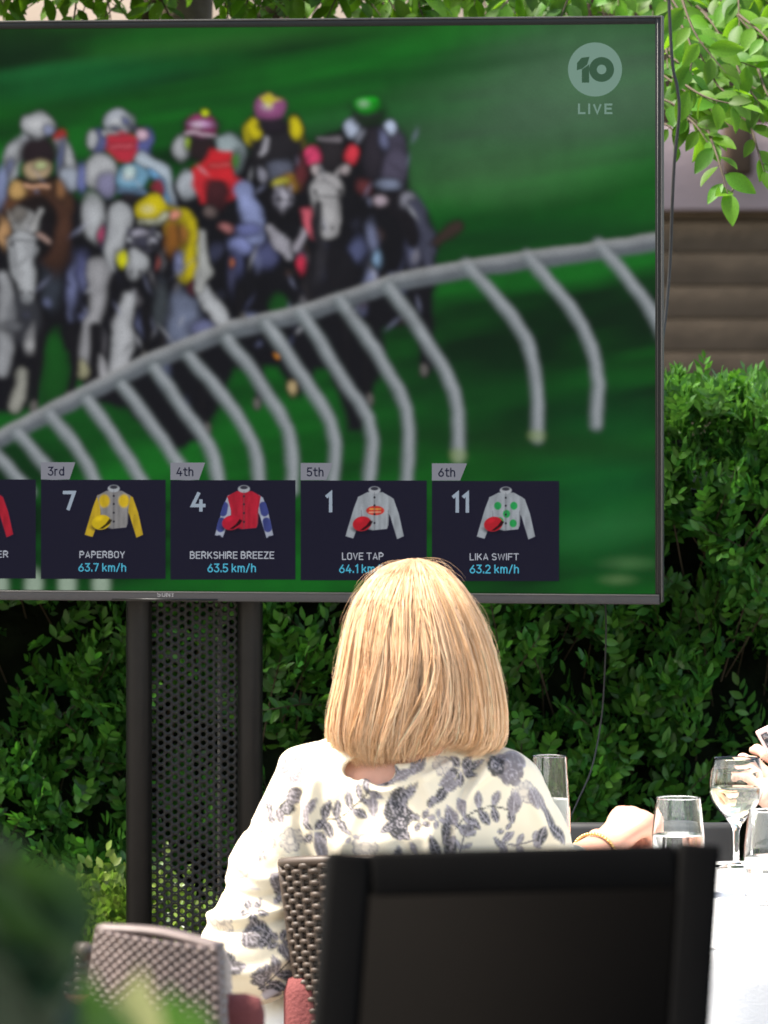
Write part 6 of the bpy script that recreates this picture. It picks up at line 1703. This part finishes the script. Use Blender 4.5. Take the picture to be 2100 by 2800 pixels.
# ---------------------------------------------------------------- out-of-focus plants close to the camera
MT['broad_leaf'] = mat('broad_leaf', (.022, .052, .026), .42, .6, 0, .25, 12, trans=.12, tcol=(.05, .12, .02))
MT['strap_pale'] = mat('strap_pale', (.42, .42, .22), .5, .4, 0, .2, 14, trans=.3, tcol=(.4, .42, .15))
MT['strap_green'] = mat('strap_green', (.05, .13, .03), .45, .4, 0, .25, 14, trans=.25, tcol=(.1, .22, .03))
MT['petal_red'] = mat('petal_red', (.50, .03, .045), .6, .3, 0, .15, 20, trans=.3, tcol=(.5, .03, .04))
MT['terracotta'] = mat('planter_clay', (.10, .09, .085), .85, .2, 0, .2, 8, .3, 40)
def leaf_strip(P, wds, fold=.15, nrm_hint=(0, -1, .4)):
    P = spline(P, 14); T = nrm(np.gradient(P, axis=0)); t = np.linspace(0, 1, 14)
    w = np.interp(t, np.linspace(0, 1, len(wds)), wds)
    s = nrm(np.cross(T, np.array(nrm_hint, float))); N_ = np.cross(s, T)
    V = np.concatenate([P - s * w[:, None] + N_ * (w * fold)[:, None], P, P + s * w[:, None] + N_ * (w * fold)[:, None]])
    F = [(i, i + 1, 15 + i, 14 + i) for i in range(13)] + [(14 + i, 15 + i, 29 + i, 28 + i) for i in range(13)]
    m = MB(); m.add_np(V, np.array(F)); return m
PD = 2.9
pl0 = at(-40, 0, PD); pl0[2] = 0
ptub = MB(); ptub.lathe([(0, .0), (.17, .0), (.19, .05), (.23, .88), (.235, .93), (.215, .94), (.205, .90), (0, .89)], (pl0[0], pl0[1] + .02, .0045), 40)
pot = tag(ptub.build('planter', MT['terracotta'], None, True), 'tall grey planter close to the camera, below the picture edge', 'planter')
pl = empty('broad_leaved_plant', (pl0[0], pl0[1], .9), 'large dark green plant blurred in the lower left corner', 'plant')
Rp = np.random.default_rng(21)
for (tip, mid, w) in [((60, 2300), (10, 2470), .036), ((120, 2360), (60, 2520), .034), ((165, 2450), (90, 2560), .030), ((-30, 2330), (-40, 2500), .036), ((170, 2540), (80, 2620), .030), ((20, 2400), (0, 2560), .036), ((90, 2470), (30, 2600), .036), ((190, 2600), (110, 2680), .024), ((-60, 2480), (-60, 2600), .036), ((60, 2560), (30, 2660), .034), ((130, 2620), (70, 2700), .030), ((10, 2520), (-10, 2640), .036), ((-20, 2600), (-20, 2700), .036), ((90, 2660), (40, 2740), .034), ((40, 2340), (50, 2480), .036)]:
    dd_ = PD + Rp.uniform(-.06, .08)
    base = at(-20 + Rp.normal(0, 25), 2980, PD); 
    leaf_strip([base, at(*mid, dd_), at(tip[0], tip[1], dd_ - .03)], [.004, w * .8, w * 1.15, w * .95, .004], .2).build('leaf', MT['broad_leaf'], pl, True)
sp_ = empty('strappy_plant', at(330, 3050, PD + .15), 'strappy pale green leaves blurred along the bottom left edge', 'plant')
for (x, y, w, mt) in [(100, 2600, .016, 'strap_pale'), (60, 2640, .014, 'strap_pale'), (385, 2650, .018, 'strap_pale'), (345, 2690, .016, 'strap_pale'), (250, 2660, .020, 'strap_green'), (290, 2720, .020, 'strap_green'), (465, 2700, .020, 'strap_green'), (185, 2670, .018, 'strap_green'), (150, 2650, .016, 'strap_green'), (540, 2730, .016, 'strap_green'), (20, 2640, .018, 'strap_green'), (430, 2740, .014, 'strap_pale'), (225, 2720, .016, 'strap_green'), (320, 2740, .020, 'strap_green')]:
    dd_ = PD + .15 + Rp.uniform(-.08, .08); bx_ = x + Rp.normal(0, 30)
    leaf_strip([at(bx_ * .6 + 110, 3150, PD + .15), at(bx_, 2960, dd_), at(x, y, dd_ - .02)], [w * .7, w, w, w * .8, .001], .15).build('leaf', MT[mt], sp_, True)
